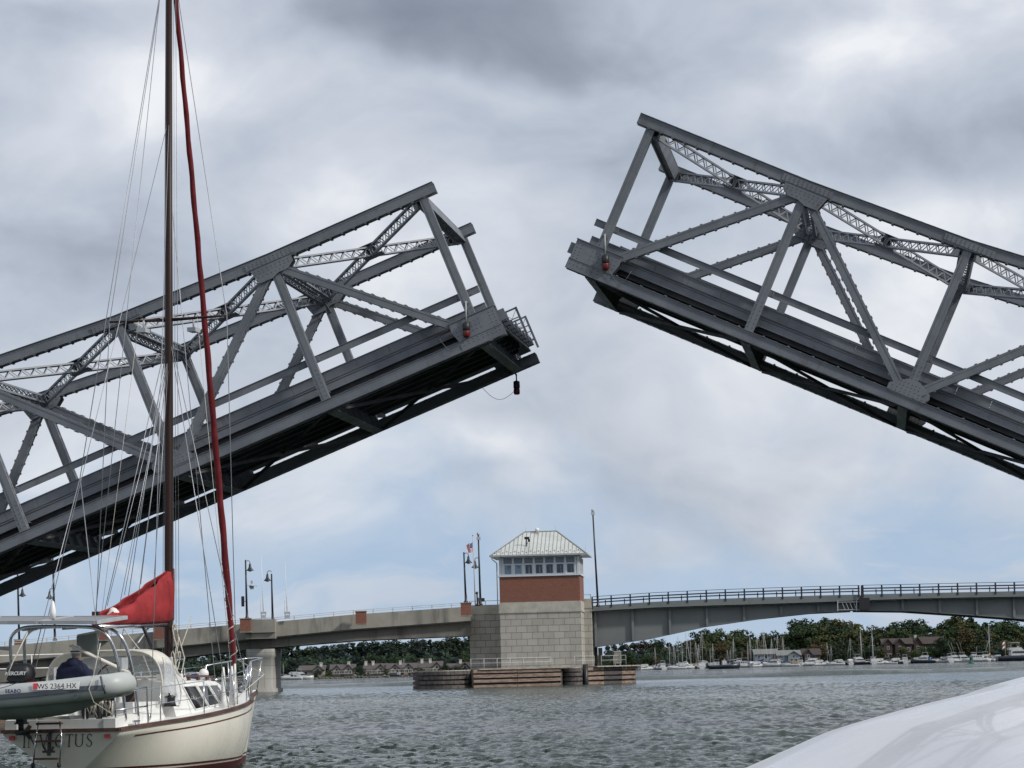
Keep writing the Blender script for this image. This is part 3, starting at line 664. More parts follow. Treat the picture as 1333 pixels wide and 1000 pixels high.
# brick pilasters on the parapet
for px, y0_, y1_ in ((26, 833.5, 852), (133, 815, 833), (208, 812, 832), (319.5, 806, 822), (469.8, 796.5, 812), (606.5, 785.5, 801)):
    Y = 288 if px < 300 else 289.6; 
    if abs(px-319.5) < 1: Y = 287.8
    a = W(px, y0_, Y); b = W(px, y1_, Y); w = .52
    o = empty('brick_pilaster', {26: 'red brick pilaster with pale edge seen under the solar panels', 133: 'red brick pilaster on the approach bridge, seen between the arch tubes and red sail cover', 208: 'red brick pilaster seen just left of the sailboat mast below the boom', 319.5: 'red brick pilaster under the tall lamp post carrying a traffic signal', 469.8: 'small red brick pilaster midway along the approach bridge', 606.5: 'red brick pilaster beside the tower, under the left of three poles'}[px], 'pilaster', 'brick pilasters on the approach parapet', loc=(a.x, Y, b.z))
    mb = MB(); mb.box(-w, w, -.25, .6, 0, a.z-b.z); mb.build('brick_shaft', MT['brick'], o)
    mb = MB(); mb.box(-w-.06, w+.06, -.31, .66, a.z-b.z+.002, a.z-b.z+.09); mb.build('coping', MT['conc'], o)
    mb = MB(); mb.box(-w-.04, w+.04, -.29, .64, -.12, -.002); mb.build('plinth', MT['conc'], o)
def pier(px0, px1, Y, ytop, label, dp=2.2):
    a, b = W(px0, 880, Y), W(px1, 880, Y); zt = W((px0+px1)/2, ytop, Y).z; w = b.x-a.x
    o = empty('bridge_pier', label, 'bridge pier', loc=(a.x, Y, 0))
    mb = MB(); pts = []
    for z, g in ((-2, .18), (.35, .18), (.36, .0), (zt-.9, 0), (zt-.75, .12), (zt, .12)):
        ring = []
        for k in range(28):
            t = k/28*2*math.pi; cx = math.copysign(abs(math.cos(t))**.16, math.cos(t)); cy = math.copysign(abs(math.sin(t))**.16, math.sin(t))
            ring.append(V(w/2+cx*(w/2+g), 4.6+cy*(5.0+g), z))
        pts.append(ring)
    mb.grid(pts, 0, True, True); mb.add(pts[-1], [tuple(range(28))]); mb.build('shaft', MT['pierc'], o); return o
MT['pierc'] = mat_blocks('pier_formwork', (.33, .325, .30), (.30, .295, .275), (.20, .195, .18), 1.3, 1.3, .02, dirt=.3, offset=0)
pier(322, 356.5, 290.5, 845, 'rounded concrete pier standing in the water right of the sailboat bow')
pier(-190, -150, 283., 905, 'rounded concrete pier beyond the left edge')
# right: arched steel girder span in two halves
def span(lst, label):
    o = empty('steel_arch_span', label, 'bridge', 'steel girder halves of the lift span')
    web = [(px, Y, fb, bo) for px, Y, ft, fb, bo in lst]; fas = [(px, Y, ft, fb) for px, Y, ft, fb, bo in lst]
    mb = MB(); ribbon(mb, path(web), 1.0, 1.06); ribbon(mb, path([(a, b, d-1.1, d) for a, b, c, d in web]), .8, 1.3); mb.build('web_girder', MT['girder'], o)
    mb = MB(); ribbon(mb, path(web), 9.0, 9.06); mb.build('web_girder', MT['girder'], o)
    mb = MB(); ribbon(mb, path(fas), 0., .15); ribbon(mb, path([(a, b, d-1, d) for a, b, c, d in fas]), .0, .9); mb.build('fascia', MT['girder'], o)
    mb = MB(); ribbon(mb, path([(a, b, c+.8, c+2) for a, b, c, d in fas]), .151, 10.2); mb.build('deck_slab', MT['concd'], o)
    p = path(web); p2 = path(fas)
    xs = np.array([q[0] for q in p]); n = max(2, int((xs[-1]-xs[0])/3.85))
    for k in range(n+1):
        x = xs[0]+.4+(xs[-1]-xs[0]-.8)*k/n; zt = np.interp(x, xs, [q[1] for q in p]); zbb = np.interp(x, xs, [q[2] for q in p]); y = np.interp(x, xs, [q[3] for q in p])
        mb = MB(); mb.box(x-.03, x+.03, y+.72, y+.998, zbb+.1, zt-.02); mb.box(x-.12, x+.12, y+.70, y+.718, zbb+.1, zt-.02); mb.build('stiffener', MT['girder'], o)
        mb = MB(); mb.box(x-.04, x+.04, y+1.1, y+8.9, zbb+.3, zt-.1); mb.build('cross_frame', MT['girder'], o)
    n = int((xs[-1]-xs[0])/1.92)
    zs = [q[1] for q in p2]; mb = MB()
    for k in range(n+1):
        x = xs[0]+.1+k*(xs[-1]-xs[0]-.2)/n; z = np.interp(x, xs, zs); y = np.interp(x, xs, [q[3] for q in p2])
        mb.box(x-.075, x+.075, y-.06, y+.10, z-.25, z+.92)
        if k < n: x2 = x+.98*(xs[-1]-xs[0]-.2)/n*.55+.3; z2 = np.interp(x2, xs, zs); mb.box(x2-.05, x2+.05, y-.0, y+.08, z2, z2+.5)
    for a, b in zip(p2[:-1], p2[1:]):
        for h, t in ((.92, .05), (.60, .13), (.32, .12)): mb.bar((a[0], a[3]+.03, a[1]+h), (b[0], b[3]+.03, b[1]+h), .06, t)
    mb.build('railing', MT['lampk'], o)
    return o
S1 = [(770, 299, 789, 797, 843.5), (785, 299, 787.8, 795.8, 841), (850.6, 299, 783.5, 792, 831), (925, 299, 780, 789.3, 815), (995, 299, 777.5, 787.3, 804.9), (1065, 299, 775.3, 785, 797.5), (1119.5, 299, 774, 782.7, 795)]
S2 = [(1122.5, 299, 773.8, 782.6, 795), (1187, 299, 772.5, 780.5, 795.7), (1253, 299, 771, 779, 800), (1333, 299, 769.5, 777.7, 805.8), (1420, 299, 769, 778, 817), (1520, 299, 769, 780, 836)]
s1 = span(S1, 'blue-grey steel arched bridge half springing from the tower, left of the joint')
s2 = span(S2, 'blue-grey steel arched bridge half running off the right edge, right of the joint')
c = W(1105, 790, 298.9)
mb = MB()
for px in (1090.5, 1115, 1119): a = W(px, 782, 298.8); b = W(px, 795.5, 298.8); mb.bar(a, b, .10, .08, (0, 1, 0))
a = W(1091, 784, 298.8); b = W(1118, 783.5, 298.8); mb.bar(a, b, .06, .06)
a = W(1091, 794, 298.8); b = W(1118, 793.5, 298.8); mb.bar(a, b, .06, .06)
for px in (1096, 1101, 1106, 1111): a = W(px, 784, 298.85); b = W(px+4, 793.5, 298.85); mb.bar(a, b, .05, .05, (0, 1, 0))
mb.build('joint_ladder', MT['steel_lt'], s1)
mb = MB()
for px in (1125, 1129): a = W(px, 779, 298.6); b = W(px, 795, 298.6); mb.bar(a, b, .16, .12, (0, 1, 0))
a = W(1121.5, 762, 298.7); b = W(1121.5, 782, 298.7); mb.bar(a, b, .14, .10, (0, 1, 0)); a = W(1122, 790, 298.5); mb.box(a.x-.25, a.x+.8, a.y, a.y+.4, a.z-.3, a.z+.9); mb.build('joint_lock', MT['black'], s2)
# right pier stub with bearing, below the springing
a = W(776, 850, 303); o = empty('bridge_pier', 'dark concrete pier under the springing of the steel arch', 'bridge pier', loc=(a.x, 303, 0))
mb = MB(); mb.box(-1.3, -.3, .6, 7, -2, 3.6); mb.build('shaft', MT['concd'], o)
mb = MB(); mb.lathe([(.16, 1.6), (.16, 3.7)], 16, (.0, 0, 0)); mb.bar((.42, -.5, 1.2), (.42, -.5, 3.6), .42, .3, (0, 1, 0)); mb.build('bearing_column', MT['conc'], o)
# timber fender around the tower
def wallseg(mb, A, B, z0, z1, t, m=0): 
    mb.bar(V(A[0], A[1], (z0+z1)/2), V(B[0], B[1], (z0+z1)/2), t, z1-z0, (0, 0, 1), m)
fen = empty('timber_fender', 'long low timber fender with pink-grey planks and black gaps around the tower foot', 'fender')
PT = [(537, 283), (616, 283.5), (730, 286.5), (760.5, 289)]
XY = [(W(a, 885, b).x, b) for a, b in PT]
# rounded dark dolphins of horizontal timbers
def dolphin(xa, xb, yb, bulge, ma, mc):
    arc = [(xa+(xb-xa)*(1-math.cos(t))/2, yb-bulge*math.sin(t)**.8) for t in np.linspace(0, math.pi, 25)]
    mb = MB(); mb.grid([[V(p[0], p[1], z) for p in arc]+[V(xb, yb+5, z), V(xa, yb+5, z)] for z in (-1.5, 1.55)], 0, False, True); mb.build('nose_wall', mc, fen)
    for z, hh in ((.12, .30), (.55, .30), (1.0, .30), (1.42, .28)):
        mb = MB()
        for p, q in zip(arc[:-1], arc[1:]): mb.bar(V(p[0], p[1]-.10, z), V(q[0], q[1]-.10, z), .26, hh)
        mb.build('curved_wale', ma, fen)
    mb = MB(); mb.add([V(p[0], p[1]-.1, 1.70) for p in arc]+[V(xb, yb+5, 1.70), V(xa, yb+5, 1.70)]+[V(p[0], p[1]-.1, 1.60) for p in arc]+[V(xb, yb+5, 1.60), V(xa, yb+5, 1.60)], [tuple(range(27)), tuple(range(53, 26, -1))]+[(i, (i+1) % 27, 27+(i+1) % 27, 27+i) for i in range(27)]); mb.build('walkway_cap', MT['woodt'], fen)
def planks(A, B, label_part, m, back=.5):
    d = (V(B[0], B[1], 0)-V(A[0], A[1], 0)); n = max(1, int(d.length/3.4)); nrm = V(d.y, -d.x, 0).normalized()
    mb = MB(); mb.bar(V(A[0], A[1]+.5, .2), V(B[0], B[1]+.5, .2), .12, 2.7); mb.build('backing_wall', MT['black'], fen)
    for k, (z, h) in enumerate(((.10, .26), (.58, .30), (1.05, .32), (1.50, .32))):
        mb = MB()
        for i in range(n):
            a = V(*A, z)+V(d.x, d.y, 0)*(i/n)+V(0, .02*random.random(), .03*(random.random()-.5)); b = V(*A, z)+V(d.x, d.y, 0)*((i+1)/n)-d.normalized()*.04
            mb.bar(a, b, .3, h)
        mb.build('wale_plank', m[k], fen)
    for i in range(n+1):
        a = V(*A, 0)+V(d.x, d.y, 0)*(i/n); mb = MB(); mb.tube([a+V(0, .32, -1.5), a+V(0, .32, 1.60)], .16, 8); mb.build('pile', MT['woodk'], fen)
MT['woodd'] = prin('dark_plank', (.13, .115, .105), .9, col2=(.07, .062, .058), vscale=2)  # darker plank tone for the curved wales
planks(XY[1], XY[2], 'a', [MT['wood']]*4); dolphin(XY[0][0], XY[1][0]-.05, 288., 5.2, MT['woodd'], MT['black']); dolphin(XY[2][0]+.1, XY[3][0]-.3, 289.3, 2.2, MT['woodd'], MT['woodk'])
mb = MB(); 
for A, B in zip(XY[1:2], XY[2:3]): mb.bar(V(A[0], A[1]+1.6, 1.72), V(B[0], B[1]+1.6, 1.72), 3.6, .12)
mb.box(XY[1][0], XY[3][0], 290.3, 297, 1.5, 1.69); mb.build('walkway_cap', MT['woodt'], fen)
fen2 = empty('timber_fender', 'shorter plank fender section with a dark panel, right of the tower', 'fender')
fen_ = fen; fen = fen2
X2 = [(W(a, 884, b).x, b) for a, b in ((763.5, 290.5), (785, 293), (808, 296), (826, 299))]
for i in range(3): planks(X2[i], X2[i+1], 'c', [MT['wood']]*4 if i != 1 else [MT['woodk']]*4)
mb = MB(); 
for A, B in zip(X2[:-1], X2[1:]): mb.bar(V(A[0], A[1]+1.3, 1.72), V(B[0], B[1]+1.3, 1.72), 2.6, .12)
mb.build('walkway_cap', MT['woodt'], fen2)
a = W(762, 875, 289.6); mb = MB(); mb.tube([V(a.x, 289.6, -1.5), V(a.x, 289.6, 1.95)], .28, 10); mb.build('corner_pile', MT['black'], fen2)
def railing(pts, h, label, n=4, r=.025, mat='galv', rails=(1., .55)):
    o = empty('walkway_railing', label, 'railing', loc=pts[0]); P0 = V(pts[0]); pts = [V(p)-P0 for p in pts]
    for q in rails:
        mb = MB(); mb.tube([p+V(0, 0, h*q) for p in pts], r, 6); mb.build('rail', MT[mat], o)
    for a, b in zip(pts[:-1], pts[1:]):
        k = max(1, int((b-a).length/n))
        for i in range(k+1):
            p = a.lerp(b, i/k); mb = MB(); mb.tube([p, p+V(0, 0, h)], r, 6); mb.build('rail_post', MT[mat], o)
    return o
zt = 1.78
a, b = W(613, 868, 285.2), W(715, 868, 288.2); railing([(a.x, 285.2, zt), (b.x, b.y, zt), (b.x+.3, 291, zt)], .95, 'white pipe railing on the fender in front of the tower', 1.25, .03)
a, b = W(748, 868, 290.5), W(774, 868, 292.5); railing([(a.x, 290.5, zt), (b.x, 292.5, zt)], 1.0, 'white pipe railing on the fender by the tower right corner', 1.4, .022)
a, b = W(783, 868, 294), W(815, 868, 298.5); railing([(a.x, 294, zt), (b.x, 298.5, zt)], 1.0, 'white pipe railing on the right-hand fender section', 2.6, .022)
a = W(804, 855, 297.5); o = empty('control_cabinet', 'small grey utility cabinet standing on the right fender behind its railing', 'cabinet', loc=(a.x, 297.5, zt)); mb = MB(); mb.box(-.36, .36, -.2, .3, .2, 1.35); mb.box(-.40, .40, -.26, .34, 1.35, 1.42); mb.box(-.3, -.2, -.1, .1, 0, .2); mb.box(.2, .3, -.1, .1, 0, .2); mb.build('casing', MT['steel_lt'], o); mb = MB(); mb.box(-.3, .3, -.225, -.205, .3, 1.3); mb.build('door', MT['conc'], o)
# lamp posts
def lamp(px, yb, yt, heads, label, Y=290., extra=None, pxt=None, name='street_lamp', cat='street lamp', group='black lamp posts along the approach bridge'):
    a = W(px, yb, Y); t = W(pxt if pxt is not None else px-(yb-yt)*.0249, yt, Y); h = (t-a).length
    o = empty(name, label, cat, group, loc=a)
    d = t-a; mb = MB(); mb.lathe([(.22, 0), (.22, .12), (.13, .25), (.12, .8)], 12); mb.tube([V(0, 0, .1), d*.5, d], [.115, .095, .075], 10); mb.build('pole', MT['lampk'], o)
    for q, yy in heads:
        z = a.z; zz = W(px, yy, Y).z-a.z; k = d*(zz/d.z)
        m2 = MB(); m2.tube([k+V(0, 0, .75), k+V(q*.25, 0, .85), k+V(q*.42, 0, .7), k+V(q*.42, 0, .45)], .035, 6); arm = m2.build('arm', MT['lampk'], o)
        m2 = MB(); m2.lathe([(.06, .55), (.11, .42), (.13, .2), (.2, .05), (.36, -.12), (.36, -.16)], 14, k+V(q*.42, 0, 0)); sh_ = m2.build('lamp_shade', MT['lampk'], o)
        m2 = MB(); m2.lathe([(.05, -.26), (.17, -.21), (.2, -.165)], 12, k+V(q*.42, 0, 0)); m2.build('lamp_glass', MT['lglass'], o)
    return o, d
lamp(25.5, 852, 700, [(1, 774)], 'black lamp post leftmost, its bell head hanging right below the truss', 289)
lamp(71.5, 834, 690, [(-1, 777)], 'black lamp post second from left, bell head hanging left', 289)
o, d = lamp(321.5, 806, 729, [(1, 741)], 'tall black lamp post with a traffic signal and camera, above the rounded pier', 288.5)
k = d*.30; mb = MB(); mb.bar(k+V(-.35, 0, 0), k, .05, .05); mb.box(-.50+k.x, -.22+k.x, -.15, .13, k.z-.50, k.z+.50)
for i in range(3): mb.lathe([(.13, 0), (.13, .22)], 10, (k.x-.36, -.15, k.z-.31+i*.31), T=Matrix.Rotation(R(90), 4, 'X'))
mb.build('traffic_signal', MT['black'], o)
k = d*.57; mb = MB(); mb.bar(k, k+V(1.1, 0, -.1), .05, .05); mb.lathe([(.05, 0), (.24, .3), (.25, .34)], 12, k+V(.55, -.1, .12), T=Matrix.Rotation(R(150), 4, 'X')); mb.box(k.x+.4, k.x+.75, -.15, .15, k.z-.40, k.z-.02); mb.box(k.x+.45, k.x+.65, -.1, .1, k.z+.15, k.z+.45); mb.build('floodlight_bracket', MT['steel_lt'], o)
lamp(355, 809, 747, [(-1, 754)], 'black lamp post right of the signal post, bell head hanging left', 290)
lamp(606.5, 785, 719, [(1, 731)], 'black lamp post left of the flagpole by the tower, bell head hanging right', 290, pxt=603.8)
o, d = lamp(625.5, 788, 697, [(-1, 737)], 'tall black lamp post between the flagpole and the tower, camera on top', 291, pxt=622.6)
mb = MB(); mb.box(d.x-.18, d.x+.22, -.15, .15, d.z-.45, d.z-.15); mb.lathe([(.14, 0), (.15, .2), (.08, .3)], 10, (d.x, 0, d.z)); mb.build('camera_housing', MT['steel_lt'], o)
mb = MB(); mb.box(.05, .42, -.1, .15, .35, .7); mb.build('loudspeaker', MT['black'], o)
o, d = lamp(778.5, 790, 666, [], 'tallest slender dark pole with a small round head, right of the tower', 298, pxt=771.6)
mb = MB(); mb.sphere((d.x, 0, d.z+.12), .16); mb.box(d.x-.18, d.x+.18, -.15, .15, d.z-.35, d.z-.02); mb.build('camera_housing', MT['steel_lt'], o)
o, d = lamp(622.2, 789, 772, [], 'short dark post with a round cap between flagpole and tall lamp post', 290.5, pxt=620.8)
mb = MB(); mb.sphere((d.x, 0, d.z), .14); mb.build('cap', MT['lampk'], o)
# flag
a = W(618.8, 789.5, 290.5); t = W(615.5, 697, 290.5); o = empty('flagpole', 'thin grey flagpole by the tower, standing between two black posts', 'flagpole', loc=a); d = t-a
mb = MB(); mb.tube([V(0, 0, 0), d], [.06, .035], 8); mb.sphere(d, .09); mb.build('pole', MT['galv'], o)
fz = W(615.8, 706, 290.5); FW, FH = 1.15, .95
fl = empty('flag', 'small striped red and white flag with blue canton hanging from the flagpole', 'flag', loc=fz)
MT['fr'] = prin('flag_red', (.50, .03, .04), .8); MT['fw'] = prin('flag_white', (.75, .75, .75), .8); MT['fb'] = prin('flag_blue', (.03, .05, .20), .8)
mb = MB(); nx, ny = 14, 13
def fp(i, j): u = i/nx; v = j/ny; return V(-.06-.62*u*(1-.15*v), .14*math.sin(u*9+v*2)*u, -v*FH*.92-.28*u-.05*math.sin(u*7))
for i in range(nx):
    for j in range(ny):
        col = 2 if (i < 6 and j < 7) else (0 if j % 2 == 0 else 1)
        mb.add([fp(i, j), fp(i+1, j), fp(i+1, j+1), fp(i, j+1)], [(0, 1, 2, 3)], col)
cl = mb.build('cloth', [MT['fr'], MT['fw'], MT['fb']], fl)
mb = MB()
for i in range(5):
    for j in range(4):
        c = (fp(i, j+1)+fp(i+1, j+2))/2; mb.box(c.x-.012, c.x+.012, c.y-.012, c.y+.012, c.z-.012, c.z+.012)
mb.build('star_field', MT['fw'], cl)
# whip antennas with their small housings
for px, yt, yb, lab in ((343, 724, 806, 'tall thin white whip mast on a small box, left of the shorter whip'), (374, 731, 806, 'thin white whip mast on a small box, right of the lamp post')):
    a = W(px, yb, 289.8); t = W(px-3, yt, 289.8); o = empty('whip_mast', lab, 'antenna', 'whip masts on the approach bridge', loc=a); d = t-a
    mb = MB(); mb.tube([V(0, 0, .7), d*.5, d], [.05, .035, .015], 6); mb.build('whip', MT['white'], o)
    mb = MB(); mb.box(-.28, .28, -.15, .15, .5, .72)
    for s in (-.22, .22): mb.box(s-.03, s+.03, -.03, .03, 0, .5)
    mb.box(-.16, .16, -.1, .1, .1, .4); mb.tube([V(-.25, 0, .7), V(-.25, 0, 1.9)], .015, 5); mb.build('housing', MT['steel_lt'], o)
# dock platform at the far left, behind the sailboat
dk = empty('fender_walkway', 'railed timber walkway at the left edge, seen through the stern rail of the sailboat', 'walkway', loc=(W(0, 888, 112).x, 112, 0))
x_end = W(84, 888, 112).x-W(0, 888, 112).x; zt = W(40, 889, 112).z
mb = MB(); mb.box(-14, x_end, 0, 3, zt-.35, zt); mb.build('walkway_deck', MT['woodt'], dk)
mb = MB(); mb.box(-14, x_end, .2, 2.8, -1, zt-.36); mb.build('fender_wall', MT['wood'], dk)
for k in range(8):
    mb = MB(); x = x_end-.2-k*1.9; mb.tube([V(x, -.15, -1.5), V(x, -.15, zt-.1)], .15, 8); mb.build('pile', MT['woodk'], dk)
q = W(0, 853.5, 112).z
o = railing([(dk.location.x-13, 112.3, zt), (dk.location.x+x_end, 112.3, zt), (dk.location.x+x_end, 114.8, zt)], q-zt, 'white two-bar pipe railing behind the outboard motor at the left', 1.25, .022, 'white', (1., .52))
mb = MB(); mb.box(x_end-.5, x_end+.35, .6, 1.4, zt+.05, zt+.62); o = mb.build('locker', MT['white']); o.location = dk.location; tag(o, 'low pale locker at the right end of the railed walkway', 'locker')
# ------------------------------------------------------------------ sailboat
TH = R(14.); o3 = W(78, 884, 51.)
BO = V(o3.x, 51., 0); bX = V(math.sin(TH), math.cos(TH), 0); bY = V(-math.cos(TH), math.sin(TH), 0)
BM = Matrix((bX, bY, V(0, 0, 1))).transposed().to_4x4(); BM.translation = BO
MT['gel'] = weathered('cream_gelcoat', (.80, .775, .67), (.76, .735, .64), (.62, .58, .47), .25, s1=.6, s2=1.6, vs=(1.0, 1, .35), amt=.14, th=(.54, .74), coat=.4, bump=.0015)
MT['gelw'] = prin('white_deck', (.76, .765, .74), .4, var=.06, vscale=3)
MT['teak'] = prin('teak', (.065, .032, .026), .6, col2=(.12, .065, .05), vscale=4, vstretch=(.4, 3, 3))
MT['maroon'] = prin('maroon_stripe', (.09, .018, .018), .4)
MT['bottom'] = prin('bottom_paint', (.085, .018, .016), .7)
MT['mast'] = prin('bronze_mast', (.028, .014, .012), .45, spec=.3)
MT['redc'] = prin('red_canvas', (.33, .022, .026), .85, var=.35, vscale=2.2, bump=.02, bscale=5)
MT['jib'] = prin('dark_red_canvas', (.15, .010, .014), .85, var=.3, vscale=6, vstretch=(1, 1, .5))
MT['sailw'] = prin('sailcloth', (.72, .71, .66), .8)
MT['rope'] = prin('rope', (.58, .55, .47), .9, var=.3, vscale=30)
MT['vinyl'] = prin('clear_vinyl', (.75, .78, .82), .12, alpha=.34, spec=.8, bump=.02, bscale=4)
MT['canvasw'] = prin('pale_canvas', (.66, .64, .57), .85, var=.1)
MT['winblk'] = prin('smoked_window', (.012, .014, .018), .08, spec=.8)
MT['pvc'] = prin('grey_pvc', (.45, .48, .465), .42, var=.1, vscale=2)
MT['pvcs'] = prin('grey_strake', (.09, .10, .125), .5)
MT['pvcd'] = prin('dinghy_bottom', (.25, .285, .26), .5, var=.15)
MT['navy'] = prin('navy_cloth', (.012, .016, .045), .9, bump=.01, bscale=12)
MT['skin'] = prin('skin', (.50, .29, .21), .55)
MT['panel'] = prin('solar_underside', (.20, .21, .22), .5)
MT['ink'] = prin('dark_lettering', (.02, .022, .025), .5)
MT['blue'] = prin('blue_lettering', (.02, .03, .16), .5)
MT['pink'] = prin('red_sticker', (.55, .06, .07), .5)
MT['interior'] = prin('interior_shade_paint', (.03, .03, .035), .8)  # near-black colour stands in for shade on the cockpit sole and companionway
boat = empty('sailboat', 'cream sailboat at left with dark mast and red boom cover, grey dinghy on its stern', 'sailboat', mat=BM)
HBs = [(0, 1.07), (1, 1.27), (2.5, 1.45), (4, 1.52), (5.5, 1.43), (7, 1.05), (8.3, .59), (9.3, .27), (10.0, .08), (10.25, .02)]
SHs = [(0, .87), (1, .93), (2.8, 1.01), (4.5, 1.11), (6, 1.20), (8, 1.29), (10.25, 1.38)]
def itp(T, s): return float(np.interp(s, [a for a, b in T], [b for a, b in T]))
def smooth(T, s): return sum(itp(T, min(max(s+d, T[0][0]), T[-1][0]))*w for d, w in ((-.5, .2), (-.25, .25), (0, .1), (.25, .25), (.5, .2))) if T[0][0]+.5 < s < T[-1][0]-.5 else itp(T, s)
def hb(s): return smooth(HBs, s)
def shz(s): return smooth(SHs, s)
def rake(s, v):        # bow and transom overhang: x shifts with depth
    f = max(0, (s-7.2)/3.05); g = max(0, (1.6-s)/1.6)
    return -f**1.6*1.05*v + g**1.5*.55*v
def hullpt(s, v, side):   # v 0 at sheer, 1 at the keel line
    b = hb(s); z = shz(s)-v*(shz(s)+.55)
    full = 1-(max(0, s-6.5)/3.75)*.55
    w = b*max(0., (1-v**(2.1*full+.25)))**(.62)
    if s < 2.6:
        g = (1-s/2.6)**1.4; w0 = b*max(0., 1-max(0, v-.05)/.56)**.9; w = w*(1-g)+w0*g
    return V(s+rake(s, v), side*w, z)
SS = [0, .15]+[i*.3 for i in range(1, 34)]+[10.0, 10.15, 10.25]
def hull_band(v0, v1, n, mat, name, off=0., s0=0., s1=10.25, parent=None):
    mb = MB(); rows = []
    for s in [q for q in SS if s0 <= q <= s1]:
        for side in (-1,):
            pass
        r = []
        for side in (-1, 1):
            rr = [hullpt(s, v0+(v1-v0)*k/n, side)+V(0, side*off, 0) for k in range(n+1)]
            r.append(rr)
        rows.append(r)
    for q in (0, 1): mb.grid([r[q] for r in rows])
    return mb, rows
# heights of the paint lines, as fractions below the sheer
mb, rows = hull_band(0, 1, 22, None, 'hull')
# transom closes the stern
port = rows[0][1]; star = rows[0][0]
mb.grid([star, [a.lerp(b, .25) for a, b in zip(star, port)], [a.lerp(b, .5) for a, b in zip(star, port)], [a.lerp(b, .75) for a, b in zip(star, port)], port], sm=False)
hull = mb.build('hull', MT['gel'], boat)
def vfor(s, z): return (shz(s)-z)/(shz(s)+.55)
def stripe(z0, z1, name, mat, off, s0=0.05, s1=10.2, zs=lambda s: 0, transom=False):
    mb = MB()
    for side in (-1, 1):
        rows_ = []
        for s in [q for q in SS if s0 <= q <= s1]:
            a, b = vfor(s, z0+zs(s)), vfor(s, z1+zs(s)); rows_.append([hullpt(s, a+(b-a)*k/4, side)+V(0, side*off, 0) for k in range(5)])
        mb.grid(rows_)
    return mb.build(name, mat, hull)
stripe(.13, -.3, 'bottom_paint', MT['bottom'], .006, 0, 10.25); stripe(.20, .165, 'boot_stripe', MT['maroon'], .007, 0, 10.25)
stripe(-.145, -.170, 'cove_stripe', MT['maroon'], .008, .6, 10.2, shz)
mb = MB()
for side in (-1, 1):
    pts = [V(s, side*(hb(s)+.012), shz(s)+.005) for s in SS]; 
    for a, b in zip(pts[:-1], pts[1:]): mb.bar(a, b+(b-a)*.02, .06, .062)
mb.bar((-.012, -1.1, .872), (-.012, 1.1, .872), .06, .062)
mb.build('toe_rail', MT['teak'], boat)
mb = MB(); rows = []
for s in SS: b = max(.001, hb(s)-.02); rows.append([V(s+.01, b*t, shz(s)+.01+.05*(1-t*t)) for t in (-1, -.75, -.5, -.25, 0, .25, .5, .75, 1)])
mb.grid(rows); mb.build('deck', MT['gelw'], boat)
# stern coaming block and cockpit
mb = MB(); mb.prism([(-.02, .90), (-.02, 1.06), (.25, 1.10), (2.2, 1.22), (2.4, .98), (.3, .90)], 1, -1.02, -.80); mb.prism([(-.02, .90), (-.02, 1.06), (.25, 1.10), (2.2, 1.22), (2.4, .98), (.3, .90)], 1, .80, 1.02)
mb.box(.0, .30, -.8, .8, .90, 1.055); mb.build('cockpit_coaming', MT['gelw'], boat)
mb = MB(); mb.box(.32, 2.5, -.78, .78, .93, .97); mb.build('cockpit_sole', MT['interior'], boat)
for y0, y1 in ((-.98, -.60), (.60, .98)): mb = MB(); mb.box(.9, 2.4, y0, y1, 1.10, 1.32); mb.build('cockpit_seat', MT['gelw'], boat)
# cabin trunk: sloping sides that rise to the pilot house
def cab(s):  # (half width at deck, half width at roof, roof z)
    return (np.interp(s, [2.55, 4, 5.6, 7.0, 7.9], [1.16, 1.14, 1.05, .72, .42]), np.interp(s, [2.55, 4, 5.6, 7.0, 7.9], [.98, .94, .84, .52, .24]), np.interp(s, [2.55, 3.4, 5.5, 6.6, 7.3, 7.9], [1.66, 1.68, 1.67, 1.58, 1.47, 1.33]))
mb = MB(); rows = []
for s in (2.55, 2.9, 3.3, 3.8, 4.3, 4.8, 5.3, 5.7, 6.2, 6.7, 7.2, 7.6, 7.9):
    a, b, z = cab(s); zd = shz(s)+.03; rows.append([V(s, -a, zd), V(s, -b-.03, z-.07), V(s, -b+.04, z-.015), V(s, -b*.5, z+.035), V(s, 0, z+.05), V(s, b*.5, z+.035), V(s, b-.04, z-.015), V(s, b+.03, z-.07), V(s, a, zd)])
mb.grid(rows, sm=False); mb.add(rows[0], [tuple(range(9))]); mb.add(rows[-1], [tuple(range(9))]); cabin = mb.build('cabin', MT['gelw'], boat)
def side_pt(s, f, sd=-1, off=.0):   # point on cabin side, f 0 bottom .. 1 top
    a, b, z = cab(s); zd = shz(s)+.03; p = V(s, -a, zd).lerp(V(s, -b-.03, z-.07), f); return V(p.x, sd*-1*(p.y-off) if sd > 0 else p.y-off, p.z)
for (s0, s1) in ((3.30, 4.03), (4.13, 4.78), (4.88, 5.45)):
    for sd in (-1, 1):
        lean = .30; q = [side_pt(s0+lean, .10, sd, .012), side_pt(s1+lean, .10, sd, .012), side_pt(s1, .93, sd, .012), side_pt(s0, .93, sd, .012)]
        q2 = [side_pt(s0+lean, .10, sd, -.01), side_pt(s1+lean, .10, sd, -.01), side_pt(s1, .93, sd, -.01), side_pt(s0, .93, sd, -.01)]
        mb = MB(); mb.add(q+q2, [(0, 1, 2, 3), (7, 6, 5, 4), (0, 4, 5, 1), (1, 5, 6, 2), (2, 6, 7, 3), (3, 7, 4, 0)]); w = mb.build('window', MT['winblk'], cabin)
        mb = MB()
        for a, b in zip(q, q[1:]+q[:1]): mb.tube([a, b], .014, 6)
        mb.build('window_frame', MT['gelw'], w)
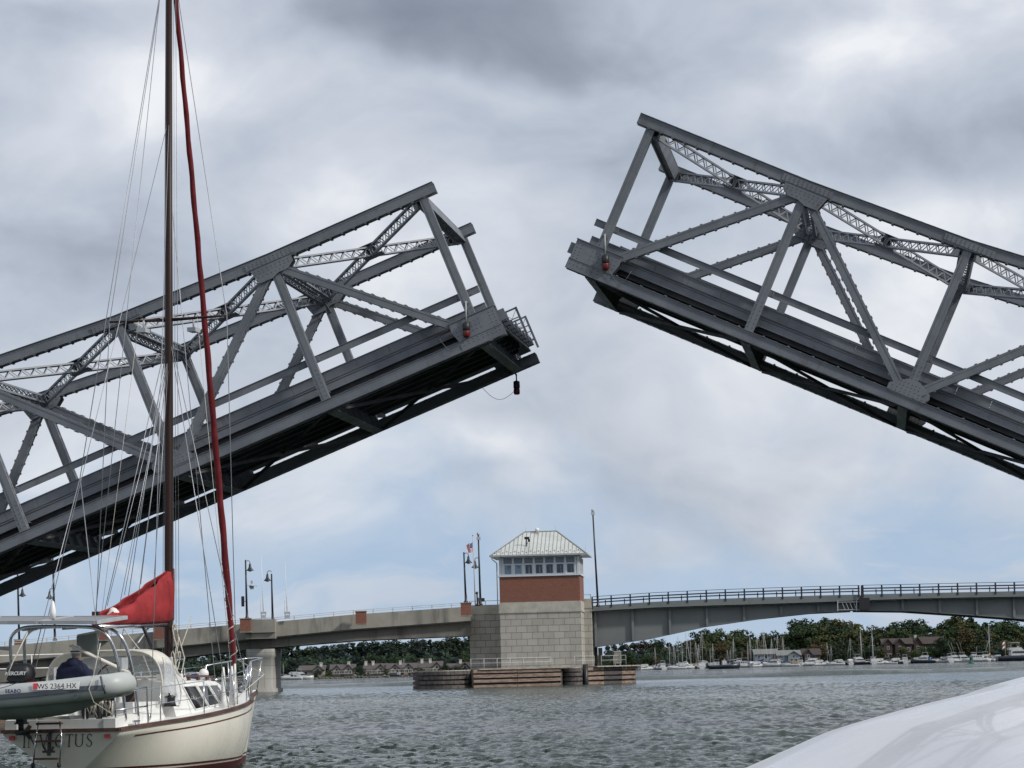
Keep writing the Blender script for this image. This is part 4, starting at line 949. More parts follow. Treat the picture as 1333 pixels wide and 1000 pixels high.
for s in (6.15, 6.7):
    for sd in (-1, 1):
        c = side_pt(s, .5, sd, .01); mb = MB(); mb.lathe([(.10, -.02), (.10, .012), (.07, .014)], 14, c, T=Matrix.Rotation(R(90)*(1 if sd < 0 else -1), 4, 'X')); mb.build('porthole', MT['winblk'], cabin)
for sd in (-1, 1):
    mb = MB(); pts = [V(s, sd*(cab(s)[1]-.13), cab(s)[2]+.075) for s in (3.6, 4.2, 4.8, 5.4, 6.0)]
    for a, b in zip(pts[:-1], pts[1:]): mb.bar(a, b, .045, .035)
    for p in pts: mb.box(p.x-.05, p.x+.05, p.y-.02, p.y+.02, p.z-.075, p.z-.01)
    mb.build('grab_rail', MT['teak'], cabin)
mb = MB(); mb.box(3.05, 3.55, -.93, -.60, 1.66, 1.80); mb.build('sea_hood', MT['gelw'], cabin)
def vent(c, h, r, mat='white'):
    mb = MB(); mb.lathe([(r*.8, 0), (r*.7, h*.45)], 12, c); mb.sphere(c+V(0, 0, h*.72), r, 14, 10); return mb.build('cowl_vent', MT[mat], boat)
vent(V(5.55, -.60, 1.60), .27, .095); vent(V(2.95, -.42, 1.60), .10, .085)
for s, y in ((4.75, -1.28), (5.05, -1.34), (5.8, -1.14)):   # tall tapered white boots of the shroud ends
    mb = MB(); mb.lathe([(.062, 0), (.055, .12), (.032, .60), (.02, .74)], 10, V(s, y, shz(s)+.04)); mb.build('stay_boot', MT['white'], boat)
# mast, boom, cover
MA = V(5.25, 0, 1.62); MTOP = V(5.83, .0, 16.2)
def mpt(z): f = (z-MA.z)/(MTOP.z-MA.z); return MA.lerp(MTOP, f)
mb = MB(); mb.tube([V(5.23, 0, .9), MA, mpt(8), MTOP], [.082, .082, .08, .06], 14); mast = mb.build('mast', MT['mast'], boat)
mb = MB(); mb.bar(mpt(1.8)-V(.09, 0, 0), mpt(16)-V(.07, 0, 0), .03, .02, (0, 1, 0)); mb.build('sail_track', MT['mast'], mast)
bA, bB = V(5.15, 0, 2.74), V(1.62, 0, 2.66)
mb = MB(); mb.tube([bA, bB], .055, 12); mb.build('boom', MT['chrome'], boat)
for z, hw, dn in ((8.6, 1.2, .02),):
    for sd in (-1, 1):
        mb = MB(); mb.tube([mpt(z), mpt(z)+V(-.05, sd*hw, dn)], [.035, .02], 8); mb.build('spreader', MT['mast'], mast)
sp = [mpt(8.6)+V(-.05, sd*1.2, .02) for sd in (-1, 1)]
mb = MB(); mb.box(5.55, 5.85, -.52, -.36, 8.36, 8.44); mb.tube([V(5.7, -.44, 8.44), V(5.7, -.44, 8.6)], .02, 6); mb.build('deck_light', MT['steel_lt'], mast)
mb = MB(); mb.box(5.25, 5.55, .38, .56, 8.36, 8.44); mb.tube([V(5.4, .47, 8.44), V(5.4, .47, 8.6)], .02, 6); mb.build('deck_light', MT['steel_lt'], mast)
# red sail cover: an open-topped trough of canvas
def covz(s): f = (s-1.55)/(5.42-1.55); return 2.71+.10*f, 2.88+ .94*f**1.25
rows = []; N = 34
for i in range(N+1):
    f = i/N; s = 1.55+f*3.92; z0, z1 = covz(s); wv = lambda a: .022*math.sin(s*5.3+a)+.014*math.sin(s*11+a*2)
    g = .07+.075*math.sin(math.pi*min(1, f*1.05))+.05*f
    if i >= N-1: g *= .55
    dipn = .10*math.sin(math.pi*f)*(1.2-f); top = z1
    r = []
    prof = [(-.28, top-dipn-.015), (-.55, top-dipn-.03), (-1.0, z0+(top-z0)*.62), (-1.05, z0+(top-z0)*.35), (-.8, z0+.02), (0, z0-.035), (.8, z0+.02), (1.05, z0+(top-z0)*.35), (1.0, z0+(top-z0)*.62), (.62, top-.06), (.35, top)]
    for k, (yy, zz) in enumerate(prof): r.append(V(s, yy*g+wv(k*.9)*(1 if k not in (4, 5, 6) else .3), zz+.4*wv(k*1.7)*(k in (0, 1, 9, 10))))
    rows.append(r)
mb = MB(); mb.grid(rows); 
for ri in (rows[0], rows[-1]): mb.add(ri, [tuple(range(len(ri)))])
# the front of the cover wraps the mast
cover = mb.build('sail_cover', MT['redc'], boat); so = cover.modifiers.new('thick', 'SOLIDIFY'); so.thickness = .018
for s0, s1, n in ((2.35, 2.6, 6),):
    rr = []
    for i in range(n+1):
        s = s0+(s1-s0)*i/n; z0, z1 = covz(s); q = math.sin(math.pi*i/n); rr.append([V(s, .12*math.cos(t), z1-.17+ .02*math.sin(i*2.3)+q*.15*math.sin(t)) for t in np.linspace(0, math.pi, 7)])
    mb = MB(); mb.grid(rr); mb.build('folded_sail', MT['sailw'], cover)
mb = MB(); c = V(1.75, -.05, 2.84); mb.box(1.62, 1.70, -.06, .06, 2.70, 2.94); mb.lathe([(.055, -.03), (.055, .03)], 12, V(1.72, -.07, 2.80), T=Matrix.Rotation(R(90), 4, 'X')); mb.build('boom_end_sheave', MT['black'], boat)
# furled headsail
fA, fB = V(9.1, 0, 1.42), MTOP-V(-.12, 0, .25)
mb = MB(); K = 60; pts = []; rr = []
for i in range(K+1):
    f = i/K; p = fA.lerp(fB, f)+V(-.05*math.sin(math.pi*f), -.03*math.sin(math.pi*f), 0); pts.append(p+V(.004*math.sin(i*2.1), .006*math.sin(i*1.3), 0)); rr.append((.028+.047*min(1, f*7)*(1-f*.62))*(1+.06*math.sin(i*1.9)) if f > .02 else .03)
mb.tube(pts[1:], rr[1:], 10); jib = mb.build('furled_jib', MT['jib'], boat)
mb = MB(); mb.lathe([(.05, 0), (.12, .02), (.12, .05), (.06, .07), (.06, .17), (.12, .19), (.12, .22), (.04, .26)], 14, fA+V(0, 0, -.06)); mb.tube([V(9.1, 0, 1.25), fA], .02, 6); mb.build('furler_drum', MT['black'], jib)
mb = MB()
pts = []
for i in range(50): f = .045+i*.0028; p = fA.lerp(fB, f); a = i*1.1+math.sin(i*.7); q_ = .078*(1+.2*math.sin(i*2.2)); pts.append(p+V(q_*math.cos(a), q_*math.sin(a), .0))
mb.tube(pts, .012, 5); mb.tube([fA.lerp(fB, .045)+V(-.05, -.07, 0), V(8.2, -.9, 1.75), V(5.5, -1.3, 1.35)], .010, 5); mb.build('jib_sheet', MT['rope'], jib)
# standing and running rigging
def wire(name, pts, r=.008, mat='chrome'):
    mb = MB(); mb.tube(pts, r, 5); return mb.build(name, MT[mat], boat)
MT['wire'] = prin('rigging_wire', (.33, .34, .36), .4, metal=.6)
for i, sd in enumerate((-1, 1)):
    wire('cap_shroud', [MTOP, sp[i], V(5.0, sd*1.46, 1.2)], .008, 'wire')
    wire('lower_shroud', [mpt(8.4), V(4.5, sd*1.46, 1.15)], .008, 'wire'); wire('lower_shroud', [mpt(8.4), V(5.9, sd*1.42, 1.2)], .008, 'wire')
    wire('backstay', [V(1.0, 0, 5.3), V(.05, sd*.85, .95)], .008, 'wire')
    wire('lazy_jack', [mpt(7.9), V(3.4, sd*.14, covz(3.4)[1]+.02)], .006, 'wire'); wire('lazy_jack', [mpt(7.9), V(2.5, sd*.12, covz(2.5)[1]+.02)], .006, 'wire'); wire('lazy_jack', [mpt(7.9), V(4.2, sd*.13, covz(4.2)[1]+.02)], .006, 'wire')
    wire('flag_halyard', [mpt(8.6)+V(-.05, sd*.6, 0), V(4.9, sd*1.40, 1.6)], .005, 'rope')
wire('backstay', [MTOP, V(1.0, 0, 5.3)], .008, 'wire'); wire('topping_lift', [MTOP-V(.15, 0, 0), V(1.66, 0, 2.95)], .007, 'wire')
wire('running_backstay', [mpt(12.6), V(1.2, -1.2, 1.1)], .007, 'wire'); wire('running_backstay', [mpt(12.6), V(1.2, 1.2, 1.1)], .007, 'wire')
wire('inner_forestay', [mpt(11.5), V(7.9, 0, 1.4)], .008, 'wire')
for dy, dx in ((-.10, -.02), (-.13, .03), (.11, 0), (-.16, .10)): wire('halyard', [mpt(15.8)+V(dx, dy*.6, 0), mpt(2.0)+V(dx, dy*1.1, 0)], .005, 'wire')
mb = MB()
for q in range(7):      # coils of line hanging on the mast
    zc = 2.55-.26*(q % 4); y0 = -.14-.03*(q % 3); pts = [mpt(zc)+V(.06*math.cos(t)*.5-.02*q, y0+.05*math.cos(t+q), .20*math.sin(t)) for t in np.linspace(0, 2*math.pi, 12)]
    mb.tube(pts, .012, 5)
mb.tube([mpt(2.5)+V(0, -.2, 0), mpt(2.1)+V(.1, -.28, 0), mpt(1.75)+V(0, -.25, 0), V(5.2, -.3, 1.7)], .014, 5)
mb.build('coiled_line', MT['rope'], mast)
wire('preventer', [V(4.3, 0, 2.7), V(4.0, .35, 2.1), V(3.9, .5, 1.72)], .02, 'wire'); wire('boom_vang', [V(3.9, -.03, 2.68), V(4.85, -.03, 1.82)], .035, 'black')
wire('mainsheet', [V(3.0, 0, 2.63), V(3.25, -.25, 2.2), V(3.6, -.3, 1.74)], .011, 'rope'); wire('spare_halyard', [V(6.3, -.1, 2.9), V(5.4, -.2, 2.3)], .011, 'rope')
# dodger with clear panels
def dod(t, s):  # t 0..1 across (port..starboard), s row
    a = math.pi*(t); 
    return a
ribs = [(2.35, 1.16, 2.10), (2.85, 1.10, 2.16), (3.42, 1.0, 1.74)]
def rib(x, hw, zt, zb, n=16, p=.42): return [V(x, -hw*math.copysign(abs(math.cos(math.pi*k/n))**p, math.cos(math.pi*k/n)), zb+(zt-zb)*abs(math.sin(math.pi*k/n))**.55) for k in range(n+1)]
r0 = rib(2.0, 1.12, 2.24, 1.28); r1 = rib(2.75, 1.08, 2.25, 1.34); r2 = rib(3.52, .98, 1.76, 1.62)
mb = MB(); mb.grid([[p for p in r0[3:14]], [p for p in r1[3:14]]]); rr0 = [p+V(.0, 0, -.0) for p in r1[3:14]]; rr1 = [a.lerp(b, .16) for a, b in zip(r1[3:14], r2[3:14])]; mb.grid([rr0, rr1])
dg = mb.build('dodger', MT['canvasw'], boat); so = dg.modifiers.new('thick', 'SOLIDIFY'); so.thickness = .025
mb = MB(); mb.grid([[a.lerp(b, .16) for a, b in zip(r1[3:14], r2[3:14])], [a.lerp(b, .5) for a, b in zip(r1[3:14], r2[3:14])], r2[3:14]]); mb.build('dodger_window', MT['vinyl'], dg)
for a0, a1 in ((0, 4), (13, 17)):
    mb = MB(); mb.grid([r0[a0:a1], r1[a0:a1], [a.lerp(b, .5) for a, b in zip(r1[a0:a1], r2[a0:a1])], r2[a0:a1]]); mb.build('dodger_window', MT['vinyl'], dg)
mb = MB()
for r in (r0, r1, r2): mb.tube(r, .018, 6)
for k in (3, 13): mb.tube([r1[k], r2[k]], .022, 6)
mb.build('dodger_frame', MT['canvasw'], dg)
mb = MB(); rows = [[V(2.35+.03*math.sin(z*9), -1.12+.04*math.sin(u*7+z*5), z) for u in (0,)] for z in (0,)]
rows = []
for i in range(9):
    f = i/8; z = 2.10-.86*f; rows.append([V(2.05+.42*u+.14*math.sin(f*3.1)*(1 if u > .5 else -1)+.40*f, -1.11-.03*math.sin(u*9+f*7), z) for u in np.linspace(0, 1, 7)])
mb.grid(rows); cu_ = mb.build('loose_side_curtain', MT['vinyl'], dg)
for e_ in ([r[0] for r in rows], [r[-1] for r in rows], rows[-1]): mb = MB(); mb.tube(e_, .014, 6); mb.build('curtain_hem', MT['canvasw'], cu_)
# stern arch with two tilted solar panels
arch = []
for x in (.15, .75):
    pts = [V(x+.3, -1.02, 1.02), V(x+.22, -1.0, 1.6), V(x+.08, -.93, 2.2), V(x, -.82, 2.48), V(x, -.62, 2.61), V(x, -.3, 2.65), V(x, .3, 2.67), V(x, .72, 2.66), V(x, .93, 2.55), V(x+.04, 1.0, 2.35), V(x+.18, 1.02, 1.6), V(x+.25, 1.04, 1.02)]
    # round the corners
    q = []
    for i in range(len(pts)-1):
        for k in range(4):
            t = k/4; p0 = pts[max(i-1, 0)]; p1 = pts[i]; p2 = pts[i+1]; p3 = pts[min(i+2, len(pts)-1)]
            q.append(.5*((2*p1)+(-p0+p2)*t+(2*p0-5*p1+4*p2-p3)*t*t+(-p0+3*p1-3*p2+p3)*t**3))
    q.append(pts[-1]); mb = MB(); mb.tube(q, .030, 10); arch.append(mb.build('arch_tube', MT['chrome'], boat))
for y in (-.75, 0, .75): mb = MB(); mb.tube([V(.15, y, 2.62), V(.75, y, 2.64)], .02, 6); mb.build('arch_strut', MT['steel_lt'], boat)
mb = MB(); mb.box(.3, .6, -1.02, -.96, 1.9, 2.1); mb.build('arch_plate', MT['steel_lt'], boat)
mb = MB(); mb.tube([V(-.9, .98, 2.34), V(.15, 1.0, 2.3)], .03, 8); mb.lathe([(.07, -.03), (.07, .03)], 10, V(-.9, .98, 2.34), T=Matrix.Rotation(R(90), 4, 'X')); mb.build('davit_brace', MT['steel_lt'], boat)
for y0, y1, x0_, x1_ in ((.20, 1.52, -.45, .95), (-.86, .14, -.45, .95)):
    mb = MB(); T = Matrix.Rotation(R(-4), 4, 'Y') @ Matrix.Rotation(R(1.5), 4, 'X'); T.translation = V(0, 0, 2.74)
    mb.box(x0_, x1_, y0, y1, 0, .035, T=T); p = mb.build('solar_panel', MT['panel'], boat)
    mb = MB()
    for y in (y0, y1): mb.box(x0_-.01, x1_+.01, y-.022, y+.022, -.012, .05, T=T)
    for x in (x0_, x1_): mb.box(x-.022, x+.022, y0+.022, y1-.022, -.012, .05, T=T)
    mb.build('panel_frame', MT['steel_lt'], p)
    mb = MB()
    for k in range(1, 4): mb.box(x0_+.03, x1_-.03, y0+(y1-y0)*k/4-.008, y0+(y1-y0)*k/4+.008, -.006, -.001, T=T)
    mb.build('cell_line', MT['steel_lt'], p)
mb = MB(); mb.lathe([(.055, 0), (.055, .12), (.03, .28), (.01, .31)], 12, V(.0, .12, 2.80)); mb.build('dome_antenna', MT['white'], boat)
mb = MB(); mb.prism([(-.31, 2.12), (.07, 2.14), (.08, 2.50), (-.30, 2.56)], 0, .95, .975); mb.build('weather_cloth', MT['pvcd'], boat)
mb = MB(); mb.prism([(-.46, 2.61), (.06, 2.53), (.06, 2.50), (-.46, 2.57)], 0, .93, .955); mb.build('cloth_batten', MT['canvasw'], boat)
# guard rails
for sd in (-1, 1):
    sts = [(1.5, sd), (3.3, sd), (5.0, sd), (6.6, sd), (7.9, sd)]
    for s, _ in sts:
        mb = MB(); b = V(s, sd*(hb(s)-.07), shz(s)); mb.tube([b, b+V(0, 0, .64)], .014, 6); mb.build('stanchion', MT['chrome'], boat)
    for h in (.62, .33):
        mb = MB(); mb.tube([V(.05, sd*1.0, .87+h)]+[V(s, sd*(hb(s)-.07), shz(s)+h) for s, _ in sts]+[V(8.6, sd*(hb(8.6)-.05), shz(8.6)+h)], .007, 5); mb.build('lifeline', MT['chrome'], boat)
    mb = MB(); mb.tube([V(.04, sd*1.0, .9), V(.02, sd*1.0, 1.52), V(1.0, sd*1.2, 1.58), V(1.05, sd*1.2, .95)], .016, 6); mb.tube([V(.03, sd*1.0, 1.2), V(1.02, sd*1.2, 1.25)], .014, 6); mb.tube([V(.03, sd*1.0, 1.5), V(.0, sd*.45, 1.52), V(.03, sd*.45, .92)], .016, 6); mb.build('stern_rail', MT['chrome'], boat)
mb = MB(); ph = lambda s, h, sd: V(s, sd*max(.12, hb(s)-.03), shz(s)+h)
mb.tube([ph(8.5, .02, -1), ph(8.6, .64, -1), ph(9.3, .68, -1), V(10.15, -.2, 2.08), V(10.25, 0, 2.09), V(10.15, .2, 2.08), ph(9.3, .68, 1), ph(8.6, .64, 1), ph(8.5, .02, 1)], .018, 8)
mb.tube([ph(8.6, .33, -1), ph(9.3, .36, -1), V(10.1, -.2, 1.72), V(10.1, .2, 1.72), ph(9.3, .36, 1), ph(8.6, .33, 1)], .014, 6)
for sd in (-1, 1):
    mb.tube([V(10.1, sd*.2, 2.07), ph(9.95, .0, sd)], .016, 6); mb.tube([ph(9.3, .68, sd), ph(9.35, .0, sd)], .014, 6)
mb.build('bow_pulpit', MT['chrome'], boat)
for sd in (-1,):
    mb = MB(); mb.lathe([(.12, 0), (.10, .06), (.09, .14), (.11, .18), (.05, .20)], 14, V(2.35, sd*1.12, 1.22)); mb.tube([V(2.35, sd*1.12, 1.42), V(2.1, sd*1.2, 1.45)], .015, 6); mb.build('winch', MT['black'], boat)
mb = MB(); mb.bar((.55, -1.12, 1.0), (.85, -1.12, 1.0), .03, .03)
for x in (.62, .78): mb.box(x-.02, x+.02, -1.14, -1.10, .92, .99)
mb.build('mooring_cleat', MT['chrome'], boat)
mb = MB(); mb.lathe([(.05, 0), (.06, .01), (.03, .015)], 12, V(1.55, -1.04, 1.06), T=Matrix.Rotation(R(90), 4, 'X')); mb.build('deck_filler', MT['chrome'], boat)
# wheel and binnacle
mb = MB(); c = V(1.7, -.35, 1.62); mb.tube([c+V(.02*math.cos(t), .40*math.cos(t), .40*math.sin(t)) for t in np.linspace(0, 2*math.pi, 29)], .017, 6)
for k in range(6): t = k*math.pi/3; mb.tube([c, c+V(0, .4*math.cos(t), .4*math.sin(t))], .009, 5)
wh = mb.build('steering_wheel', MT['teak'], boat)
mb = MB(); mb.lathe([(.12, 0), (.09, .4), (.09, .62), (.15, .66), (.15, .76), (.08, .84)], 12, V(1.85, -.35, .95)); mb.build('binnacle', MT['gelw'], boat)
mb = MB(); mb.box(2.50, 2.545, -.38, .38, 1.0, 1.60); mb.box(2.45, 2.5, .42, .62, 1.1, 1.5); mb.build('companionway', MT['interior'], cabin)
mb = MB()
for k in range(9):
    y0 = -.88+.05*k; y0 += .03*math.sin(k*2.7); h_ = 1.10+.12*abs(math.sin(k*1.9)); pts = [V(.22+.03*math.sin(k), y0, 1.36), V(.17, y0-.05*math.sin(k), h_+.1), V(.24, y0+.02, h_-.02), V(.2, y0+.07, h_+.12), V(.2, y0+.04, 1.36)]; mb.tube(pts, .013, 5)
mb.build('coiled_dock_line', MT['rope'], boat)
# transom fittings
lad = MB()
for y in (.40, -.08): lad.tube([V(-.09, y*.82+.04, 1.03), V(-.14, y, .72), V(-.20, y+.02, .30)], .014, 8)
la = lad.build('boarding_ladder', MT['chrome'], boat)
for z, x, yo in ((1.00, -.10, .0), (.70, -.15, .0), (.40, -.20, .02)):
    mb = MB(); mb.box(x-.05, x+.05, -.07+yo, .39+yo, z-.018, z+.018); mb.build('step', MT['teak'], la)
for y in (.42, -.06): mb = MB(); mb.lathe([(.045, -.02), (.045, .02)], 12, V(-.22, y, .29), T=Matrix.Rotation(R(90), 4, 'X')); mb.build('ladder_foot', MT['black'], la)
mb = MB(); mb.bar((-.05, .17, .86), (-.12, .17, .45), .05, .05, (0, 1, 0)); mb.bar((-.12, .28, .52), (-.12, .06, .52), .04, .04); mb.bar((-.12, .26, .60), (-.12, .20, .50), .03, .03); mb.bar((-.12, .08, .60), (-.12, .14, .50), .03, .03); mb.build('outboard_bracket', MT['black'], boat)
for y in (.90, -.86):
    mb = MB(); z = .76; mb.box(-.02, .012, y-.045, y+.045, z-.035, z+.035); mb.build('reflector', MT['pink'], hull)
# name in slanted serif capitals, cut as strokes
def letters(word, x0, h, gap, mat, parent, plane):
    S = {'I': ([((.0, 0), (.0, 1), 1)], .18), 'N': ([((.0, 0), (.0, 1), .5), ((0, 1), (.62, 0), 1), ((.62, 0), (.62, 1), .5)], .74), 'V': ([((0, 1), (.30, 0), 1), ((.30, 0), (.62, 1), .5)], .70),
         'C': (None, .66), 'T': ([((.30, 0), (.30, 1), 1), ((0, .98), (.60, .98), .5)], .64), 'U': ('u', .72), 'S': ('s', .55)}
    mb = MB(); x = x0; w = .018
    def P(u, v): return plane(x+(u*h+v*h*.22), v*h)
    def st(a, b, k): mb.bar(P(*a), P(*b), .014*k+.004, .004, plane.n)
    def serif(u, v, k=.12): st((u-k, v), (u+k, v), .35)
    for ch in word:
        d, adv = S[ch]
        if d is None:
            q = [(.33+.31*math.cos(t), .5+.5*math.sin(t)) for t in np.linspace(.7, 2*math.pi-.7, 14)]; [st(a, b, 1 if 4 < i < 9 else .6) for i, (a, b) in enumerate(zip(q[:-1], q[1:]))]
        elif d == 'u':
            q = [(0, 1), (0, .32)]+[(.29-.29*math.cos(t), .32-.32*math.sin(t)) for t in np.linspace(0, math.pi, 9)]+[(.58, 1)]; [st(a, b, 1 if i < 5 else .5) for i, (a, b) in enumerate(zip(q[:-1], q[1:]))]; serif(0, .99); serif(.58, .99)
        elif d == 's':
            q = [(.42, .82), (.34, .96), (.2, 1), (.07, .9), (.04, .75), (.12, .6), (.3, .46), (.42, .32), (.42, .15), (.3, .02), (.15, 0), (.02, .1), (0, .22)]; [st(a, b, 1 if 3 < i < 8 else .5) for i, (a, b) in enumerate(zip(q[:-1], q[1:]))]
        else:
            for a, b, k in d: st(a, b, k)
            if ch in 'IN': serif(0, 0.01)
            if ch == 'I': serif(0, .99)
            if ch == 'N': serif(-.03, .99, .08); serif(.62, .99)
            if ch == 'V': serif(0, .99); serif(.62, .99, .09)
            if ch == 'T': serif(.30, .01); st((0, .98), (-.02, .84), .4); st((.6, .98), (.6, .84), .4)
        x += adv*h+gap
    return mb.build('name_lettering', mat, parent)
class Pl:
    def __init__(s, f, n): s.f = f; s.n = n
    def __call__(s, u, v): return s.f(u, v)
hx = lambda z: rake(0, (.87-z)/(1.42))
letters('INVICTUS', 0, .215, .048, MT['ink'], hull, Pl(lambda u, v: V(hx(.58+v)-.018, .72-u, .59+v), V(-1, 0, 0)))
# ------------------------------------------------------------------ dinghy on the davits
DM = BM @ Matrix.Translation((-1.05, 0, 0))
din = empty('inflatable_dinghy', 'grey inflatable dinghy slung across the stern of the sailboat, registration number on its side', 'dinghy', mat=DM)
def tubepath(x, sgn):
    pts = [(2.0, 1.47), (1.5, 1.475), (1.0, 1.48), (.4, 1.49), (-.2, 1.52), (-.7, 1.56), (-1.1, 1.60), (-1.35, 1.625), (-1.50, 1.64)]
    return [V(x*(1 if i < 5 else 1-.12*(i-4)**1.2*.55), y, z) for i, (y, z) in enumerate(pts)]
mb = MB(); A = tubepath(-.42, 1); B = tubepath(.62, 1)
ring = A+[V(.0, -1.60, 1.68)]+B[::-1]
mb.tube(ring, [.12, .185]+[.20]*5+[.195, .19, .185, .19, .195]+[.20]*5+[.185, .12], 20); tb = mb.build('buoyancy_tube', MT['pvc'], din)
tb.modifiers.new('sub', 'SUBSURF').levels = 1; tb.modifiers['sub'].render_levels = 2
mb = MB()
for dz in (-.045, .045):
    pass
pts = [p+V(-.209, 0, -.005) for p in A[1:-2]]+[V(-.46, -1.44, 1.60)]
for a, b in zip(pts[:-1], pts[1:]): mb.bar(a, b, .05, .075)
mb.build('rubbing_strake', MT['pvcs'], tb)
mb = MB(); rows = []
for y, zk, w in ((1.7, 1.12, .5), (1.2, 1.10, .52), (.6, 1.09, .52), (0, 1.10, .50), (-.6, 1.17, .46), (-1.05, 1.32, .36), (-1.35, 1.47, .2)):
    rows.append([V(.1-w, y, 1.40 if y > -.5 else 1.45+.06*(-y)), V(.1-w*.8, y, zk+.16), V(.1-w*.35, y, zk+.03), V(.1, y, zk), V(.1+w*.35, y, zk+.03), V(.1+w*.8, y, zk+.16), V(.1+w, y, 1.40 if y > -.5 else 1.45+.06*(-y))])
mb.grid(rows); mb.add(rows[0], [tuple(range(7))]); mb.build('hull_bottom', MT['pvcd'], din)
mb = MB()
for k, p in enumerate(A):
    pass
mb.tube([V(-.50, -1.38, 1.78), V(-.57, -1.44, 1.64), V(-.50, -1.46, 1.50)], .02, 6); mb.lathe([(.04, -.01), (.04, .01)], 10, V(-.60, -.98, 1.46), T=Matrix.Rotation(R(90), 4, 'Y')); mb.build('grab_handle', MT['pvcs'], tb)
mb = MB()
for y in (1.3, -1.22): mb.tube([V(-.42, y, 1.80), V(-.1, y, 2.34)], .009, 5); mb.tube([V(-.42, y, 1.80), V(-.63, y, 1.58), V(-.50, y-.03, 1.36), V(0, y-.15, 1.15)], .009, 5)
mb.tube([V(-.5, .35, 1.72), V(-.45, .22, 2.05), V(-.2, .05, 2.55)], .011, 5)
mb.build('davit_line', MT['rope'], din)
def onside(u, z): return None
Tt = Matrix(((0, 0, -1, 0), (-1, 0, 0, 0), (0, 1, 0, 0), (0, 0, 0, 1)))
def side_text(body, y, z, size, mat, name, bold, sp=1., tilt=0, x=-.632, **k):
    T = Matrix.Translation((x, y, z)) @ Tt @ Matrix.Rotation(tilt, 4, 'Z'); return text(body, name, size, mat, tb, T, .003, bold, spacing=sp, **k)
T_ = Matrix.Translation((-.612, -.27, 1.60))
mb = MB(); M2 = Matrix.Translation((-.600, 0, 1.645)) @ Matrix.Rotation(R(16), 4, 'Y'); mb.box(-.004, .004, -1.04, -.20, -.066, .066, T=M2); mb.build('number_patch', MT['white'], tb)
side_text('WS 2364 HX', -.67, 1.60, .125, MT['ink'], 'registration_number', .0, 1.02, x=-.672)
mb = MB(); mb.box(-.016, -.008, -.30, -.22, -.05, .05, T=M2); mb.build('decal', MT['pink'], tb)
side_text('SEABO', .13, 1.548, .085, MT['blue'], 'maker_lettering', .0022, 1.15, x=-.645)
mb = MB(); pts = [V(-.632-.004*math.sin(k*.5), .75-.08*k, 1.60+.0008*k**2.3) for k in range(10)]; mb.tube(pts, .006, 5); mb.build('trim_line', MT['blue'], tb)
# outboard clamped on the stern rail
OM = BM @ Matrix.Translation((-.25, .62, 1.52))
ob = empty('outboard_motor', 'black outboard motor with white lettering stowed on the sailboat stern rail', 'outboard motor', mat=OM)
mb = MB(); rows = []
for z, w, d, ox in ((.20, .16, .20, .0), (.24, .21, .26, 0), (.34, .23, .28, 0), (.44, .215, .26, .0), (.50, .17, .21, .01), (.53, .08, .10, .01)):
    rows.append([V(ox+d*.75*math.copysign(abs(math.cos(t))**.6, math.cos(t)), w*math.copysign(abs(math.sin(t))**.6, math.sin(t))*1.05, z) for t in np.linspace(0, 2*math.pi, 17)[:-1]])
mb.grid(rows, closed=True); mb.add(rows[0], [tuple(range(16))]); mb.add(rows[-1], [tuple(range(16))]); cw = mb.build('cowling', MT['black'], ob)
T = Matrix.Translation((-.222, 0, .325)) @ Tt; text('MERCURY', 'maker_lettering', .085, MT['white'], cw, T, .003, .002, shear=.2)
mb = MB(); mb.box(-.12, .14, -.15, .15, .12, .2); mb.box(-.06, .10, -.07, .07, -.5, .12); mb.box(-.08, .13, -.09, .09, -.52, -.49); mb.tube([V(0, 0, -.62), V(.0, 0, -.5)], .05, 8); mb.tube([V(-.16, 0, -.66), V(.2, 0, -.66)], .05, 10); mb.build('leg_casing', MT['black'], ob)
mb = MB(); mb.box(-.14, .1, -.24, -.17, .13, .22); mb.build('fuel_can_trim', MT['red'], ob)
mb = MB()
for k in range(3): mb.bar((.22, 0, -.66), (.24, .13*math.cos(k*2.09), -.66+.13*math.sin(k*2.09)), .012, .07)
mb.build('propeller', MT['black'], ob)
# ------------------------------------------------------------------ person in the cockpit, seen from behind
def skinned(name, verts, edges, radii, mat, parent, sub=2, root=0):
    me = bpy.data.meshes.new(name); me.from_pydata([tuple(v) for v in verts], edges, []); o = bpy.data.objects.new(name, me); COL.objects.link(o); o.parent = parent
    sk = o.modifiers.new('skin', 'SKIN'); sk.use_smooth_shade = True
    if not me.skin_vertices: 
        b = bmesh.new(); b.from_mesh(me); b.verts.layers.skin.verify(); b.to_mesh(me); b.free()
    for i, r in enumerate(radii):
        r = r if isinstance(r, tuple) else (r, r); me.skin_vertices[0].data[i].radius = r; me.skin_vertices[0].data[i].use_root = (i == root)
    s = o.modifiers.new('sub', 'SUBSURF'); s.levels = sub; s.render_levels = sub
    dg = bpy.context.evaluated_depsgraph_get(); m2 = bpy.data.meshes.new_from_object(o.evaluated_get(dg)); 
    for p in m2.polygons: p.use_smooth = True
    m2.materials.clear(); m2.materials.append(mat); o.modifiers.clear(); o.data = m2; return o
PM = BM @ Matrix.Translation((.50, -.05, 1.37)) @ Matrix.Rotation(R(-14), 4, 'Z') @ Matrix.Scale(1.06, 4)
man = empty('person', 'person in a navy hooded top and white cap seated at the stern with back turned', 'person', mat=PM)
